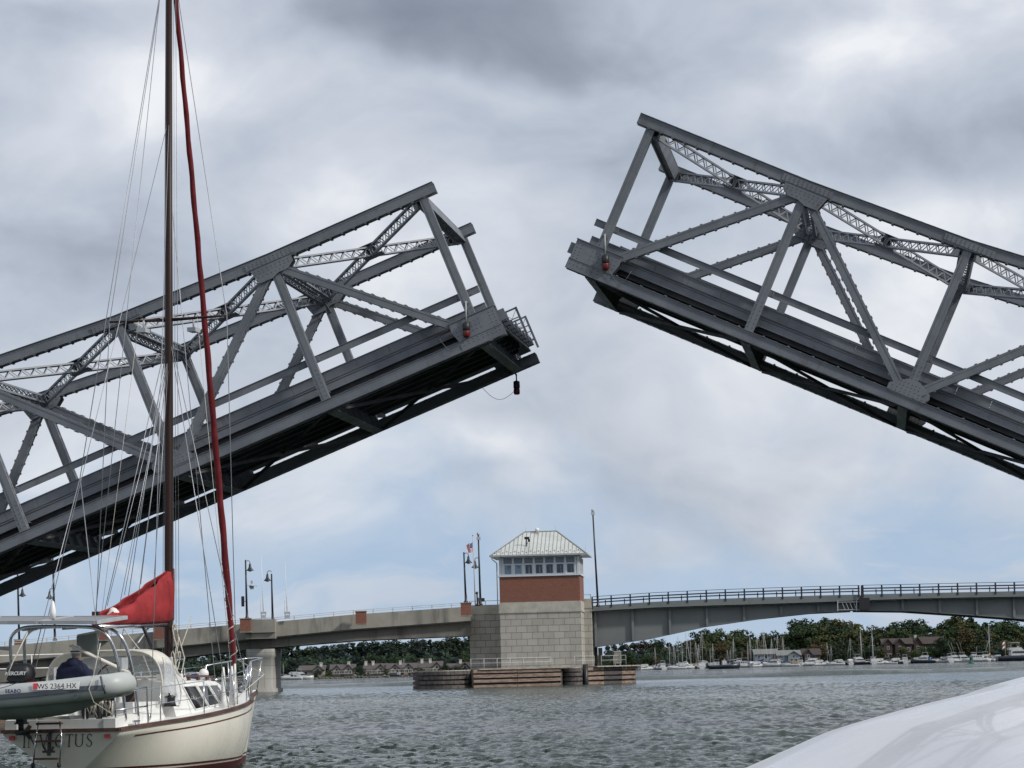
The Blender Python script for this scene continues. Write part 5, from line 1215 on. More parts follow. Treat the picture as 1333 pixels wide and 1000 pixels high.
# local: x forward, y left, z up, origin at the seat
bv = [(0, 0, .10), (.0, 0, .30), (.02, 0, .50), (.05, 0, .60), (.07, 0, .67),
      (.02, .21, .52), (.10, .29, .27), (.30, .20, .14), (.38, .17, .12), (.02, -.21, .52), (.10, -.29, .27), (.30, -.20, .14), (.38, -.17, .12),
      (.05, .11, .05), (.46, .14, .06), (.50, .14, -.36), (.62, .14, -.40), (.05, -.11, .05), (.46, -.14, .06), (.50, -.14, -.36), (.62, -.14, -.40)]
be = [(0, 1), (1, 2), (2, 3), (3, 4), (2, 5), (5, 6), (6, 7), (7, 8), (2, 9), (9, 10), (10, 11), (11, 12), (0, 13), (13, 14), (14, 15), (15, 16), (0, 17), (17, 18), (18, 19), (19, 20)]
br = [(.12, .10), (.12, .09), (.09, .07), .05, .055, .04, .034, .034, .030, .04, .034, .034, .030, .05, .045, .035, .035, .05, .045, .035, .035]
body = skinned('body', bv, be, br, MT['skin'], man)
# head with face, ears and five-fingered hands joined to the body
hb_ = MB(); hd = V(.085, 0, .775); rows = []
for i in range(13):
    t = math.pi*i/12; z = .125*math.cos(t); rr_ = math.sin(t)
    row = []
    for j in range(18):
        a = 2*math.pi*j/18; cx, cy = math.cos(a), math.sin(a); x = .098*rr_*cx; y = .076*rr_*cy
        if z < -.03: x *= 1-.15*(cx < 0)*(-z/.12); y *= 1+z*1.6
        if cx > .9 and -.045 < z < .02: x += .018*(1-abs(z+.02)/.05)      # nose
        if cx > .8 and -.075 < z < -.05: x += .006
        if .6 < cx < .92 and .0 < z < .04: x -= .008                       # eye sockets
        row.append(hd+V(x, y, z))
    rows.append(row)
hb_.grid(rows, closed=True)
for s in (-1, 1): hb_.sphere(hd+V(-.005, s*.078, -.01), (.022, .010, .032), 8, 6)
for s in (-1, 1):
    w0 = V(.38, s*.17, .12); hb_.sphere(w0+V(.045, 0, -.005), (.05, .038, .017), 10, 8)
    for k, (dy, L) in enumerate(((-.028, .066), (-.010, .076), (.009, .072), (.027, .056))):
        b = w0+V(.085, dy, 0); hb_.tube([b, b+V(L*.5, 0, -.008), b+V(L*.8, 0, -.032), b+V(L*.85, 0, -.055)], [.0095, .009, .008, .006], 7)
    b = w0+V(.03, -s*.034, -.004); hb_.tube([b, b+V(.03, -s*.022, -.012), b+V(.055, -s*.024, -.03)], [.011, .010, .008], 7)
hm = hb_.build('head', MT['skin'], None)
for o in (body, hm): o.select_set(False)
bm_ = bmesh.new(); bm_.from_mesh(body.data); bm_.from_mesh(hm.data); bm_.to_mesh(body.data); bm_.free(); bpy.data.objects.remove(hm)
for p in body.data.polygons: p.use_smooth = True
hv = [(0, 0, .08), (0, 0, .30), (.01, 0, .50), (.035, 0, .645), (.01, .215, .50), (.08, .35, .25), (.28, .24, .145), (.355, .18, .125), (.01, -.215, .50), (.08, -.35, .25), (.28, -.24, .145), (.355, -.18, .125), (-.05, .13, .28), (-.05, -.13, .28)]
he = [(0, 1), (1, 2), (2, 3), (2, 4), (4, 5), (5, 6), (6, 7), (2, 8), (8, 9), (9, 10), (10, 11)]
hoodie = skinned('hooded_top', hv[:12], he, [(.30, .19), (.30, .19), (.24, .16), (.12, .11), .14, .078, .062, .05, .095, .078, .062, .05], MT['navy'], man)
mb = MB(); mb.tube([V(.045+.095*math.cos(t)-.03, .11*math.sin(t), .60-.035*math.cos(t)*-1) for t in np.linspace(0, 2*math.pi, 17)], .040, 8, caps=False); mb.sphere((-.06, 0, .60), (.085, .135, .085), 12, 8); mb.sphere((-.025, 0, .655), (.085, .11, .055), 12, 8); mb.build('hood', MT['navy'], hoodie)
tr = skinned('trousers', [(0, 0, .05), (.05, .11, .05), (.46, .14, .06), (.50, .14, -.34), (.05, -.11, .05), (.46, -.14, .06), (.50, -.14, -.34)], [(0, 1), (1, 2), (2, 3), (0, 4), (4, 5), (5, 6)], [(.15, .12), .10, .08, .06, .10, .08, .06], MT['ink'], man)
mb = MB(); rows = []
for i in range(9):
    t = math.pi*.5*i/8; rows.append([hd+V(.109*math.cos(a)*max(.02, math.sin(t)), .089*math.sin(a)*max(.02, math.sin(t)), .028+.108*math.cos(t)) for a in np.linspace(0, 2*math.pi, 21)[:-1]])
rows.append([hd+V(.104*math.cos(a), .084*math.sin(a), .004) for a in np.linspace(0, 2*math.pi, 21)[:-1]])
mb.grid(rows, closed=True); mb.add(rows[0], [tuple(range(20))]); mb.add(rows[-1], [tuple(range(20))]); cap = mb.build('cap', MT['white'], man)
mb = MB(); pts = [hd+V(.07+.12*math.cos(a), .085*math.sin(a), .035-.012*abs(math.sin(a))) for a in np.linspace(-math.pi/2, math.pi/2, 11)]; mb.add(pts+[p+V(0, 0, .008) for p in pts], [tuple(range(11)), tuple(range(21, 10, -1))]+[(i, i+1, 12+i, 11+i) for i in range(10)]+[(10, 0, 11, 21)]); mb.build('cap_brim', MT['navy'], cap)
mb = MB(); mb.tube([hd+V(.104*math.cos(a)*1.03, .086*math.sin(a)*1.03, .036) for a in np.linspace(math.pi*.62, math.pi*1.38, 9)], .012, 6); mb.build('cap_band', MT['navy'], cap)
mb = MB(); rows = []
for i in range(6):
    z = .01-.018*i; rows.append([hd+V((.105-.004*i)*math.cos(a), (.084-.003*i)*math.sin(a), z) for a in np.linspace(math.pi*.52, math.pi*1.48, 13)]+[hd+V(-.01, .03*(1-j), z) for j in (2, 1, 0)])
mb.grid(rows, closed=True); mb.add(rows[0], [tuple(range(16))]); mb.add(rows[-1], [tuple(range(16))]); mb.build('hair', prin('grey_hair', (.22, .19, .17), .8), man)
# folded umbrella-like staff leaning beside the person
mb = MB(); mb.tube([V(.35, -.04, 2.33), V(.9, -.38, 2.08), V(1.5, -.75, 1.80)], [.018, .03, .028], 8); mb.tube([V(.4, -.06, 2.34), V(1.5, -.68, 1.86)], .015, 6); mb.build('tiller_crutch', MT['canvasw'], boat)
# ------------------------------------------------------------------ far shores
MT['soil'] = prin('shore_ground', (.05, .052, .032), .95, col2=(.032, .04, .02), vscale=.08)
MT['stones'] = prin('shore_stones', (.17, .155, .135), .95, var=.5, vscale=.9)
def shoreY(x):
    t = min(1, max(0, (x-2)/26)); t = t*t*(3-2*t); return 846+190*t+3*math.sin(x*.11)
mb = MB(); rows = []
xs = np.linspace(-420, 520, 120)
for d, z in ((-8, -1.2), (0, -.15), (1.5, .25), (6, .4), (20, .5), (60, 1.0), (130, 2.8), (260, 5), (700, 8)): rows.append([V(x, shoreY(x)+d, z+.06*math.sin(x*.7)*(d > 0)) for x in xs])
mb.grid(rows); tag(mb.build('ground', MT['soil']), 'low wooded shore of the bay', kind='structure')
mb = MB()
for i in range(900):
    x = rng.uniform(-190, 230); r_ = rng.uniform(.2, .55); y = shoreY(x)-1+rng.uniform(-1, 2.5); a = rng.uniform(0, 3)
    T = Matrix.Rotation(a, 3, 'Z'); mb.sphere((x, y, -.05+rng.uniform(0, .5)), (r_, r_*.8, r_*.7), 6, 4)
tag(mb.build('shore_stones', MT['stones']), 'grey stones along the waterline of the far shore', kind='stuff')
def leafmat(name, c, c2):
    m = prin(name, c, .75, spec=.25, col2=c2, vscale=.35, contrast=(.3, .7)); p = m.node_tree.nodes['Principled BSDF']; p.inputs['Subsurface Weight'].default_value = 0; return m
LM = {'dark green': leafmat('leaf_dark', (.020, .038, .020), (.032, .054, .024)), 'mid green': leafmat('leaf_mid', (.032, .056, .024), (.048, .074, .028)), 'olive': leafmat('leaf_olive', (.050, .064, .024), (.070, .078, .028)),
      'yellowing': leafmat('leaf_yellow', (.090, .086, .028), (.062, .070, .026)), 'rusty': leafmat('leaf_rust', (.080, .060, .028), (.058, .056, .026)), 'blue-green': leafmat('leaf_blue', (.018, .034, .028), (.028, .046, .034)), 'purplish': leafmat('leaf_purple', (.038, .034, .030), (.052, .048, .036))}
MT['bark'] = prin('bark', (.09, .075, .06), .95, var=.4, vscale=6)
def crown(seed, shape):
    r = np.random.default_rng(seed); mb = MB(); lobes = []
    if shape == 'round':
        for i in range(17): a = r.uniform(0, 6.28); h = r.uniform(.28, .93); q = .27*math.sin(math.pi*min(1, (h-.16)/.84))**.6; q *= r.uniform(.3, 1.1); lobes.append((V(q*math.cos(a), q*math.sin(a), h), r.uniform(.07, .145)))
    elif shape == 'pine':
        for i in range(17): h = .22+.75*i/16; q = .20*(1-h)**.7+.02; a = r.uniform(0, 6.28); lobes.append((V(q*math.cos(a)*r.uniform(.2, 1), q*math.sin(a)*r.uniform(.2, 1), h), r.uniform(.05, .10)*(1.25-h*.6)))
    elif shape == 'tall':
        for i in range(16): a = r.uniform(0, 6.28); h = r.uniform(.18, .95); q = .15*math.sin(math.pi*min(1, h))**.4*r.uniform(.2, 1.1); lobes.append((V(q*math.cos(a), q*math.sin(a), h), r.uniform(.06, .11)))
    else:
        for i in range(12): a = r.uniform(0, 6.28); h = r.uniform(.15, .8); q = .45*math.sin(math.pi*min(1, h))**.5*r.uniform(.2, 1.1); lobes.append((V(q*math.cos(a), q*math.sin(a), h), r.uniform(.12, .24)))
    for c, R_ in lobes:
        n = int(70*(R_/.1)**1.3)+20
        for k in range(n):
            d = V(*r.normal(0, 1, 3)).normalized(); rad = R_*r.uniform(.55, 1.08); p = c+d*rad; p.z = max(.08, p.z)
            nn = (d+V(*r.normal(0, .55, 3))).normalized(); a = nn.orthogonal().normalized(); b = nn.cross(a); th = r.uniform(0, 6.28); a2 = a*math.cos(th)+b*math.sin(th); b2 = nn.cross(a2); s = r.uniform(.012, .026)
            mb.add([p-a2*s-b2*s*.6, p+a2*s-b2*s*.8, p+a2*s*.8+b2*s, p-a2*s*.7+b2*s*.7], [(0, 1, 2, 3)], 1 if r.random() < .25 else 0)
    o = mb.build('crown', [LM['mid green'], LM['mid green']], None, normals=False); me = o.data; bpy.data.objects.remove(o)
    t = MB(); t.tube([V(0, 0, -.03), V(.008, 0, .3), V(-.005, .01, .62), V(0, 0, .9)], [.022, .016, .010, .003], 7)
    for c, R_ in lobes[:9]: t.tube([V(0, 0, max(.08, c.z-.28)), V(c.x*.5, c.y*.5, c.z-.10), c], [.009, .006, .002], 5)
    o = t.build('trunk', MT['bark'], None); tm = o.data; bpy.data.objects.remove(o)
    return me, tm
CR = {}
for sh_ in ('round', 'pine', 'tall', 'bush'): CR[sh_] = [crown(100+7*i+len(sh_), sh_) for i in range(4)]
CM = {}
def crown_mesh(sh_, i, col):
    k = (sh_, i, col)
    if k not in CM:
        me = CR[sh_][i][0].copy(); me.materials.clear(); me.materials.append(LM[col]); me.materials.append(LM[col] if True else LM[{'dark green': 'mid green', 'mid green': 'olive', 'olive': 'yellowing', 'yellowing': 'olive', 'rusty': 'olive', 'blue-green': 'dark green', 'purplish': 'dark green'}[col]]); CM[k] = me
    return CM[k]
def ordw(n): return '%d%s' % (n, 'th' if 10 <= n % 100 <= 20 else {1: 'st', 2: 'nd', 3: 'rd'}.get(n % 10, 'th'))
NTREE = {}
def tree(x, Y, h, sh_, col, where, group, wide=1.):
    kind = {'round': 'round', 'pine': 'pointed', 'tall': 'narrow', 'bush': 'bushy'}[sh_]
    key = (col, kind, where); NTREE[key] = NTREE.get(key, 0)+1
    z = float(np.interp(Y-shoreY(x), [0, 1.5, 20, 60, 130, 260], [-.1, .25, .5, 1., 2.8, 5]))
    e = empty('tree', '%s %s tree %s, %s such from left' % (col, kind, where, ordw(NTREE[key])), 'tree', group, loc=(x, Y, z-.1), rz=rng.uniform(0, 6.28))
    i = int(rng.integers(0, 4)); s = (h*wide, h*wide, h)
    for nm, me in (('crown', crown_mesh(sh_, i, col)), ('trunk', CR[sh_][i][1])):
        o = bpy.data.objects.new(nm, me); COL.objects.link(o); o.parent = e; o.scale = s
    return e
def zline(T, px): return float(np.interp(px, [a for a, b in T], [b for a, b in T]))
RT = [(795, 838), (840, 832), (850, 831), (878, 834), (898, 836), (903, 822), (927, 818), (945, 824), (964, 818), (983, 826), (1005, 821), (1023, 826), (1032, 822), (1037, 808), (1054, 806), (1073, 806), (1095, 806), (1110, 807), (1119, 818), (1128, 820), (1137, 813), (1148, 817), (1165, 810), (1182, 808), (1202, 808), (1216, 815), (1228, 812), (1238, 811), (1244, 802), (1263, 800), (1270, 808), (1277, 806), (1290, 809), (1303, 810), (1312, 804), (1325, 812), (1345, 815), (1400, 812)]
LT = [(-60, 862), (60, 862), (150, 862), (235, 859), (300, 851), (350, 845), (372, 842), (385, 846), (400, 849), (430, 846), (455, 842), (470, 843), (485, 839), (500, 843), (509, 835), (520, 842), (545, 838), (575, 840), (592, 836), (612, 834), (640, 834)]
def px_x(px, Y): return W(px, 870, Y).x
def horizon(px): return 869.5-.02486*(px-666.5)
for row, (Y0, step, dy, cols, shs, rname) in enumerate(((1112, 9., 0, ['dark green', 'mid green', 'dark green', 'olive'], ['round', 'round', 'tall'], 'at the back of the marina wood'), (1088, 11, 7, ['mid green', 'olive', 'dark green', 'olive', 'yellowing', 'mid green'], ['round'], 'in the middle of the marina wood'), (1064, 14, 17, ['olive', 'mid green', 'olive', 'yellowing', 'dark green', 'mid green', 'rusty'], ['round', 'bush'], 'in front of the marina wood'))):
    px = 792.
    while px < 1372:
        Y = Y0+rng.uniform(-6, 6); top = zline(RT, px)+dy*(.6+.8*rng.random()); h = (horizon(px)-top)/FPX*Y+1.75-2
        col = cols[int(rng.integers(0, len(cols)))]
        if px < 860 and row < 2: col = 'purplish' if rng.random() < .5 else 'dark green'
        if row == 0 and 1030 < px < 1070: col = 'dark green'
        if row == 0 and 1085 < px < 1112: col = 'yellowing' if px > 1095 else 'mid green'
        if row == 2 and 1270 < px < 1330: col = ['rusty', 'yellowing', 'olive'][int(rng.integers(0, 3))]
        if row == 2 and (985 < px < 1050 or 1140 < px < 1232): h *= .45; col = 'dark green'
        tree(px_x(px, Y), Y, h*1.03, shs[int(rng.integers(0, len(shs)))], col, rname, 'trees behind the marina', 1.35)
        px += step*rng.uniform(.75, 1.3)*3.5/3.4*1.0+ (0 if row else 0)
for row, (Y0, step, dy, cols, shs, rname) in enumerate(((975, 8, 0, ['blue-green', 'blue-green', 'dark green'], ['round', 'round', 'tall', 'pine'], 'at the back of the left shore wood'), (945, 14, 6, ['dark green', 'blue-green', 'blue-green'], ['round', 'pine'], 'in the middle of the left shore wood'), (905, 17, 13, ['dark green', 'blue-green', 'dark green', 'mid green'], ['round', 'round'], 'in front on the left shore'))):
    px = -30. if row < 2 else 225.
    while px < 645:
        Y = Y0+rng.uniform(-7, 7); top = zline(LT, px)-2.5+dy*(.6+.8*rng.random()); h = (horizon(px)-top)/FPX*Y+1.75-2.2
        col = cols[int(rng.integers(0, len(cols)))]
        tree(px_x(px, Y), Y, max(3, h)*1.03, shs[int(rng.integers(0, len(shs)))], col, rname, 'trees on the left shore', 1.6)
        px += step*rng.uniform(.75, 1.25)*(1 if px > 240 else 2.6)
for px, h, c, s in ((1172, 4.2, 'dark green', 'bush'), (1181, 6.2, 'olive', 'bush'), (1192, 3.4, 'yellowing', 'bush'), (1201, 6.6, 'mid green', 'bush'), (1212, 5.2, 'olive', 'round'), (1221, 6.5, 'dark green', 'bush'), (1232, 8.5, 'dark green', 'round'), (1146, 5.5, 'olive', 'round'), (1153, 2.6, 'dark green', 'bush')): tree(px_x(px, 1047), 1047, h, s, c, 'before the brown lodge', 'trees behind the marina', 1.5)
for px, h in ((412, 5), (426, 4.2), (466, 6), (478, 2.5), (502, 4), (544, 4.5), (560, 2.5), (579, 6), (596, 4.5)): tree(px_x(px, 866), 866, h*.55, 'bush', 'dark green' if h > 4.4 else 'mid green', 'among the left shore houses', 'trees on the left shore', 1.3)
# undergrowth filling the foot of the woods
mb = MB(); r = rng
for (xa, xb, y0, y1, n, hh) in ((px_x(785, 1070), px_x(1380, 1070), 1062, 1120, 24000, 6.5), (px_x(-40, 930), px_x(650, 930), 905, 985, 30000, 6.6)):
    for i in range(n):
        x = r.uniform(xa, xb); y = y0+(y1-y0)*r.random(); z = .7+hh*r.random()**.8*(.7+.3*math.sin(x*.5)*math.sin(x*.17+y)); s = r.uniform(.25, .55)
        nn = V(r.normal(0, .6), -1+r.normal(0, .5), r.normal(.3, .6)).normalized(); a = nn.orthogonal().normalized(); b = nn.cross(a); mb.add([V(x, y, z)-a*s-b*s*.7, V(x, y, z)+a*s-b*s, V(x, y, z)+a*s+b*s*.8, V(x, y, z)-a*s*.8+b*s], [(0, 1, 2, 3)], int(r.integers(0, 3)))
tag(mb.build('undergrowth', [LM['dark green'], LM['blue-green'], LM['blue-green']], None, normals=False), 'dense dark undergrowth at the foot of the shore woods', kind='stuff')
# ------------------------------------------------------------------ houses
HC = {'cream': prin('cream_siding', (.33, .30, .25), .8, var=.1), 'taupe': prin('taupe_siding', (.27, .235, .21), .8, var=.2), 'brown': prin('brown_siding', (.06, .042, .036), .8, var=.3), 'bluegrey': prin('bluegrey_siding', (.20, .25, .29), .8, var=.15),
      'dark': prin('dark_siding', (.10, .075, .07), .8, var=.2), 'roofm': prin('mauve_shingle', (.10, .085, .085), .9, var=.25, vscale=1.5), 'roofb': prin('brown_shingle', (.065, .052, .046), .9, var=.25, vscale=1.5), 'roofg': prin('grey_shingle', (.20, .21, .20), .9, var=.2, vscale=1.5), 'trim': prin('white_trim', (.55, .53, .48), .7)}
def house(px0, px1, yr, ye, yb, Y, wall, roof, gables, chims, label, name='house', cat='house', group=None, depth=9, wins=1, stairs=False):
    a, b = W(px0, yb, Y), W(px1, yb, Y); w = b.x-a.x; z0 = .4; zr = W((px0+px1)/2, yr, Y).z; zev = W((px0+px1)/2, ye, Y).z
    e = empty(name, label, cat, group, loc=(a.x, Y, z0)); H = zev-z0; Rr = zr-z0; mb = MB()
    mb.box(0, w, 0, depth, -.5, H); mb.add([V(0, 0, H), V(0, depth, H), V(0, depth/2, Rr-.1), V(w, 0, H), V(w, depth, H), V(w, depth/2, Rr-.1)], [(0, 1, 2), (3, 5, 4), (0, 2, 5, 3), (1, 4, 5, 2)]); wl = mb.build('wall', HC[wall], e)
    mb = MB(); o = .5
    for y0, y1 in ((-o, depth/2), (depth+o, depth/2)): 
        zl = H-.15; mb.add([V(-o, y0, zl), V(w+o, y0, zl), V(w+o, y1, Rr), V(-o, y1, Rr), V(-o, y0, zl+.18), V(w+o, y0, zl+.18), V(w+o, y1, Rr+.18), V(-o, y1, Rr+.18)], [(0, 1, 2, 3), (4, 7, 6, 5), (0, 4, 5, 1), (0, 3, 7, 4), (1, 5, 6, 2)])
    rf = mb.build('roof', HC[roof], e)
    for gi, (g0, g1, gh) in enumerate(gables):
        x0, x1 = w*g0, w*g1; xm = (x0+x1)/2; top = H+(Rr-H)*gh; yy = -1.4-.1*gi; mb = MB(); mb.prism([(x0, -.5), (x1, -.5), (x1, H-.1), (xm, top-.15), (x0, H-.1)], 1, yy, .5); mb.build('gable_wall', HC[wall], e)
        mb = MB()
        for s, xe in ((-1, x0-.35), (1, x1+.35)):
            zl = H-.1-.35*(top-H)/(xm-x0+.01)*.5; mb.add([V(xe, yy-.45, zl), V(xm, yy-.45, top), V(xm, depth/2, top), V(xe, depth/2, zl), V(xe, yy-.45, zl+.2), V(xm, yy-.45, top+.2), V(xm, depth/2, top+.2), V(xe, depth/2, zl+.2)], [(0, 1, 2, 3), (4, 7, 6, 5), (0, 4, 5, 1), (3, 2, 6, 7), (0, 3, 7, 4)])
        mb.build('gable_roof', HC[roof], e)
        for k in range(2):
            f = MB(); xx = x0+(x1-x0)*(.3+.4*k); f.box(xx-.5, xx+.5, yy-.06, yy-.01, H*.30, H*.30+1.3); q = f.build('window', HC['trim'], e); f = MB(); f.box(xx-.4, xx+.4, yy-.08, yy-.062, H*.30+.1, H*.30+1.2); f.build('pane', MT['glass'], q)
        f = MB(); f.box(xm-.45, xm+.45, yy-.06, yy-.01, H*.72, H*.72+1.1); q = f.build('window', HC['trim'], e); f = MB(); f.box(xm-.35, xm+.35, yy-.08, yy-.062, H*.72+.1, H*.72+1.); f.build('pane', MT['glass'], q)
    n = max(2, int(w/2.6)) if wins else 0
    for k in range(n):
        for lv in ((.12, .58) if H > 4 else (.25,)):
            xx = (k+.5)*w/n
            if any(w*g0-.6 < xx < w*g1+.6 for g0, g1, _ in gables): continue
            f = MB(); f.box(xx-.55, xx+.55, -.06, -.01, H*lv, H*lv+1.4); q = f.build('window', HC['trim'], e); f = MB(); f.box(xx-.43, xx+.43, -.08, -.062, H*lv+.12, H*lv+1.28); f.build('pane', MT['glass'], q)
    for c in chims: mb = MB(); x = w*c; mb.box(x-.38, x+.38, depth/2-1.6, depth/2-.7, H, Rr+.8); mb.box(x-.45, x+.45, depth/2-1.7, depth/2-.6, Rr+.8, Rr+.95); mb.build('chimney', HC['trim'], rf)
    if stairs:
        for s0 in (.08, .92):
            mb = MB(); x = w*s0; q = 1 if s0 < .5 else -1; mb.bar((x, -1.6, H*.45), (x+q*-2.6, -2.2, -.3), .9, .12); mb.bar((x, -1.2, H*.85), (x+q*-2.6, -1.8, .8), .06, .08); mb.build('outside_stair', HC['trim'], e)
        mb = MB(); mb.box(w*.1, w*.9, -2.0, -1.45, H*.42, H*.45+.05); mb.box(w*.1, w*.9, -2.0, -1.95, H*.45+.8, H*.45+.9)
        for k in range(12): x = w*.1+k*w*.8/11; mb.box(x-.04, x+.04, -2, -1.94, H*.45, H*.45+.85)
        mb.build('balcony', HC['trim'], e)
    return e
house(390.5, 422, 867, 872.5, 884, 868, 'cream', 'roofm', [(.55, .98, .95)], [.85], 'pale cream house with a front gable, leftmost on the left shore')
for args in ((431, 461, 865.5, 872, 882.5, 872, [(.1, .42, .9), (.58, .95, .95)], [.75], 'mauve-roofed shore house with one chimney, second from left'), (474.5, 503, 864.5, 871.5, 881.5, 876, [(.55, .95, .95)], [.05, .38], 'mauve-roofed shore house with two chimneys, third from left'),
             (504.5, 541, 864, 870.5, 880.5, 874, [(.12, .45, .85), (.6, .92, .95)], [.45], 'mauve-roofed shore house with one chimney behind the bare mast'), (545, 575, 861.5, 869, 879.5, 877, [(.62, .98, .9)], [.14, .5], 'mauve-roofed shore house with two tall chimneys near the dark fender')):
    house(*args[:6], 'taupe', 'roofm', *args[6:], group='houses on the left shore', stairs=True)
house(583, 596, 864.5, 869, 878, 880, 'bluegrey', 'roofm', [], [], 'small low grey house on the left shore near the tower')
house(597, 614, 862.5, 868.5, 878, 876, 'dark', 'roofb', [(.2, .8, .9)], [.15], 'dark brown house directly left of the bridge abutment')
house(983, 1012, 845.5, 851.5, 861, 1046, 'bluegrey', 'roofg', [], [], 'blue-grey marina shed with a pale roof, left of the two')
house(1012.5, 1042, 847, 853, 861, 1044, 'bluegrey', 'roofg', [(.45, .95, .8)], [], 'blue-grey marina building with a gabled pale roof, right of the two')
house(1046, 1068, 845, 852.5, 861, 1048, 'dark', 'roofb', [(.05, .5, .95)], [], 'low dark brown house among the marina trees')
house(1150, 1188, 831.5, 838.5, 857, 1054, 'brown', 'roofb', [(.02, .30, .95), (.40, .72, .95)], [], 'large brown lodge wing with two gables behind the marina')
house(1188.5, 1230, 829.5, 838, 857, 1058, 'brown', 'roofb', [(.02, .28, 1.)], [.14], 'large brown lodge wing with one gable and a chimney behind the marina')
# ------------------------------------------------------------------ marina
MT['bwhite'] = prin('boat_gelcoat', (.56, .57, .58), .35, var=.25, vscale=.8); MT['bdark'] = prin('boat_navy', (.02, .025, .04), .3); MT['btan'] = prin('boat_tan', (.38, .28, .17), .7); MT['bblue'] = prin('boat_blue_canvas', (.03, .06, .17), .8); MT['bred'] = prin('boat_red', (.25, .04, .035), .6); MT['bglass'] = prin('boat_glass', (.02, .03, .045), .1, spec=.8)
MT['mastw'] = prin('pale_mast', (.42, .42, .40), .4)
def bhull(L, B, F, mat, par, sheer=.35):
    rows = []
    for i in range(15):
        f = i/14; x = -L/2+L*f; b = B/2*(1-max(0, (f-.5)/.5)**2.3)*(1-.08*(1-f)); zf = F+sheer*f*f; rows.append([V(x, -b, zf), V(x, -b*.93, zf*.5), V(x-.25*f, -b*.7, 0), V(x-.5*f, 0, -.3), V(x-.25*f, b*.7, 0), V(x, b*.93, zf*.5), V(x, b, zf)])
    mb = MB(); mb.grid(rows); mb.add(rows[0], [tuple(range(7))]); 
    for i in range(14): mb.add([rows[i][0], rows[i+1][0], rows[i+1][6], rows[i][6]], [(0, 1, 2, 3)])
    return mb.build('hull', mat, par)
def wedge(mb, x0, x1, b, z0, z1, rk0, rk1, m=0): mb.prism([(x0, z0), (x1, z0), (x1-rk1, z1), (x0+rk0, z1)], 1, -b, b, m)
def proto_motor(kind, hullm='bwhite', canvas='bwhite'):
    e = empty('motor_boat'); L = {'express': 9, 'fly': 11.5, 'sport': 11, 'trawler': 12, 'small': 6.5}[kind]; B = L*.32; F = L*.115
    bhull(L, B, F, MT[hullm], e, L*.05)
    def P(nm, mat, fn):
        mb = MB(); fn(mb); return mb.build(nm, MT[mat], e)
    if kind == 'express':
        P('cabin', 'bwhite', lambda m: wedge(m, -.5, 3.2, B*.33, F+.1, F+.75, .2, 1.6)); P('windscreen', 'bglass', lambda m: wedge(m, -.3, 1.5, B*.34, F+.76, F+1.25, .3, 1.0)); P('radar_arch', 'bwhite', lambda m: (m.bar((-1.6, -B*.4, F), (-1.0, -B*.36, F+1.75), .35, .12), m.bar((-1.6, B*.4, F), (-1.0, B*.36, F+1.75), .35, .12), m.bar((-1.0, -B*.36, F+1.75), (-1.0, B*.36, F+1.75), .4, .12)))
        P('canvas_top', canvas, lambda m: m.prism([(-3.6, F+.2), (-.2, F+.9), (.3, F+1.35), (-.4, F+1.85), (-2.6, F+1.8), (-3.8, F+1.2)], 1, -B*.36, B*.36))
    elif kind in ('fly', 'sport'):
        P('cabin', 'bwhite', lambda m: wedge(m, -2.2, 3.0, B*.38, F+.15, F+1.55, .1, 1.5)); P('cabin_window', 'bglass', lambda m: wedge(m, -1.9, 2.55, B*.385, F+.72, F+1.28, .1, .75)); P('flybridge', 'bwhite', lambda m: wedge(m, -2.6, 1.3, B*.36, F+1.56, F+2.25, -.1, .7)); P('windscreen', 'bglass', lambda m: wedge(m, .0, .9, B*.33, F+2.26, F+2.6, .1, .4))
        P('hard_top', canvas, lambda m: (m.box(-2.3, .3, -B*.34, B*.34, F+3.5, F+3.62), [m.bar((x, y, F+2.2), (x, y, F+3.5), .06, .06) for x in (-2.1, .1) for y in (-B*.3, B*.3)]))
        if kind == 'sport': P('outrigger', 'mastw', lambda m: (m.tube([(-.4, B*.3, F+1.6), (-2.6, B*.7, F+8.5)], .05, 5), m.tube([(-.4, -B*.3, F+1.6), (-2.6, -B*.7, F+8.5)], .05, 5)))
    elif kind == 'trawler':
        P('cabin', 'bwhite', lambda m: wedge(m, -3.2, 2.6, B*.4, F+.15, F+1.7, 0, .5)); P('cabin_window', 'bglass', lambda m: [m.box(-2.8+k*1.0, -2.1+k*1.0, -B*.405, B*.405, F+.85, F+1.4) for k in range(5)]); P('wheelhouse', 'bwhite', lambda m: wedge(m, -.6, 1.8, B*.34, F+1.71, F+2.9, 0, .4)); P('windscreen', 'bglass', lambda m: wedge(m, -.4, 1.72, B*.345, F+2.1, F+2.65, 0, .2)); P('hard_top', canvas, lambda m: m.box(-3.6, 1.9, -B*.38, B*.38, F+2.95, F+3.06)); P('short_mast', 'mastw', lambda m: m.tube([(-.8, 0, F+3), (-.9, 0, F+5.6)], .06, 6))
    else:
        P('console', 'bwhite', lambda m: wedge(m, -.4, .6, .45, F, F+.9, 0, .3)); P('windscreen', 'bglass', lambda m: wedge(m, .0, .5, .42, F+.91, F+1.25, .1, .2)); P('canvas_top', canvas, lambda m: (m.box(-1.3, .6, -.8, .8, F+1.8, F+1.88), [m.bar((x, y, F), (x, y, F+1.8), .04, .04) for x in (-1.1, .4) for y in (-.7, .7)]))
        P('outboard', 'black', lambda m: wedge(m, -L/2-.5, -L/2, .2, F-.5, F+.5, .1, .1))
    P('bow_rail', 'mastw', lambda m: m.tube([(L*.1, -B*.46, F+.9), (L*.3, -B*.36, F+1.), (L*.46, 0, F+1.15), (L*.3, B*.36, F+1.), (L*.1, B*.46, F+.9)], .035, 5))
    return e
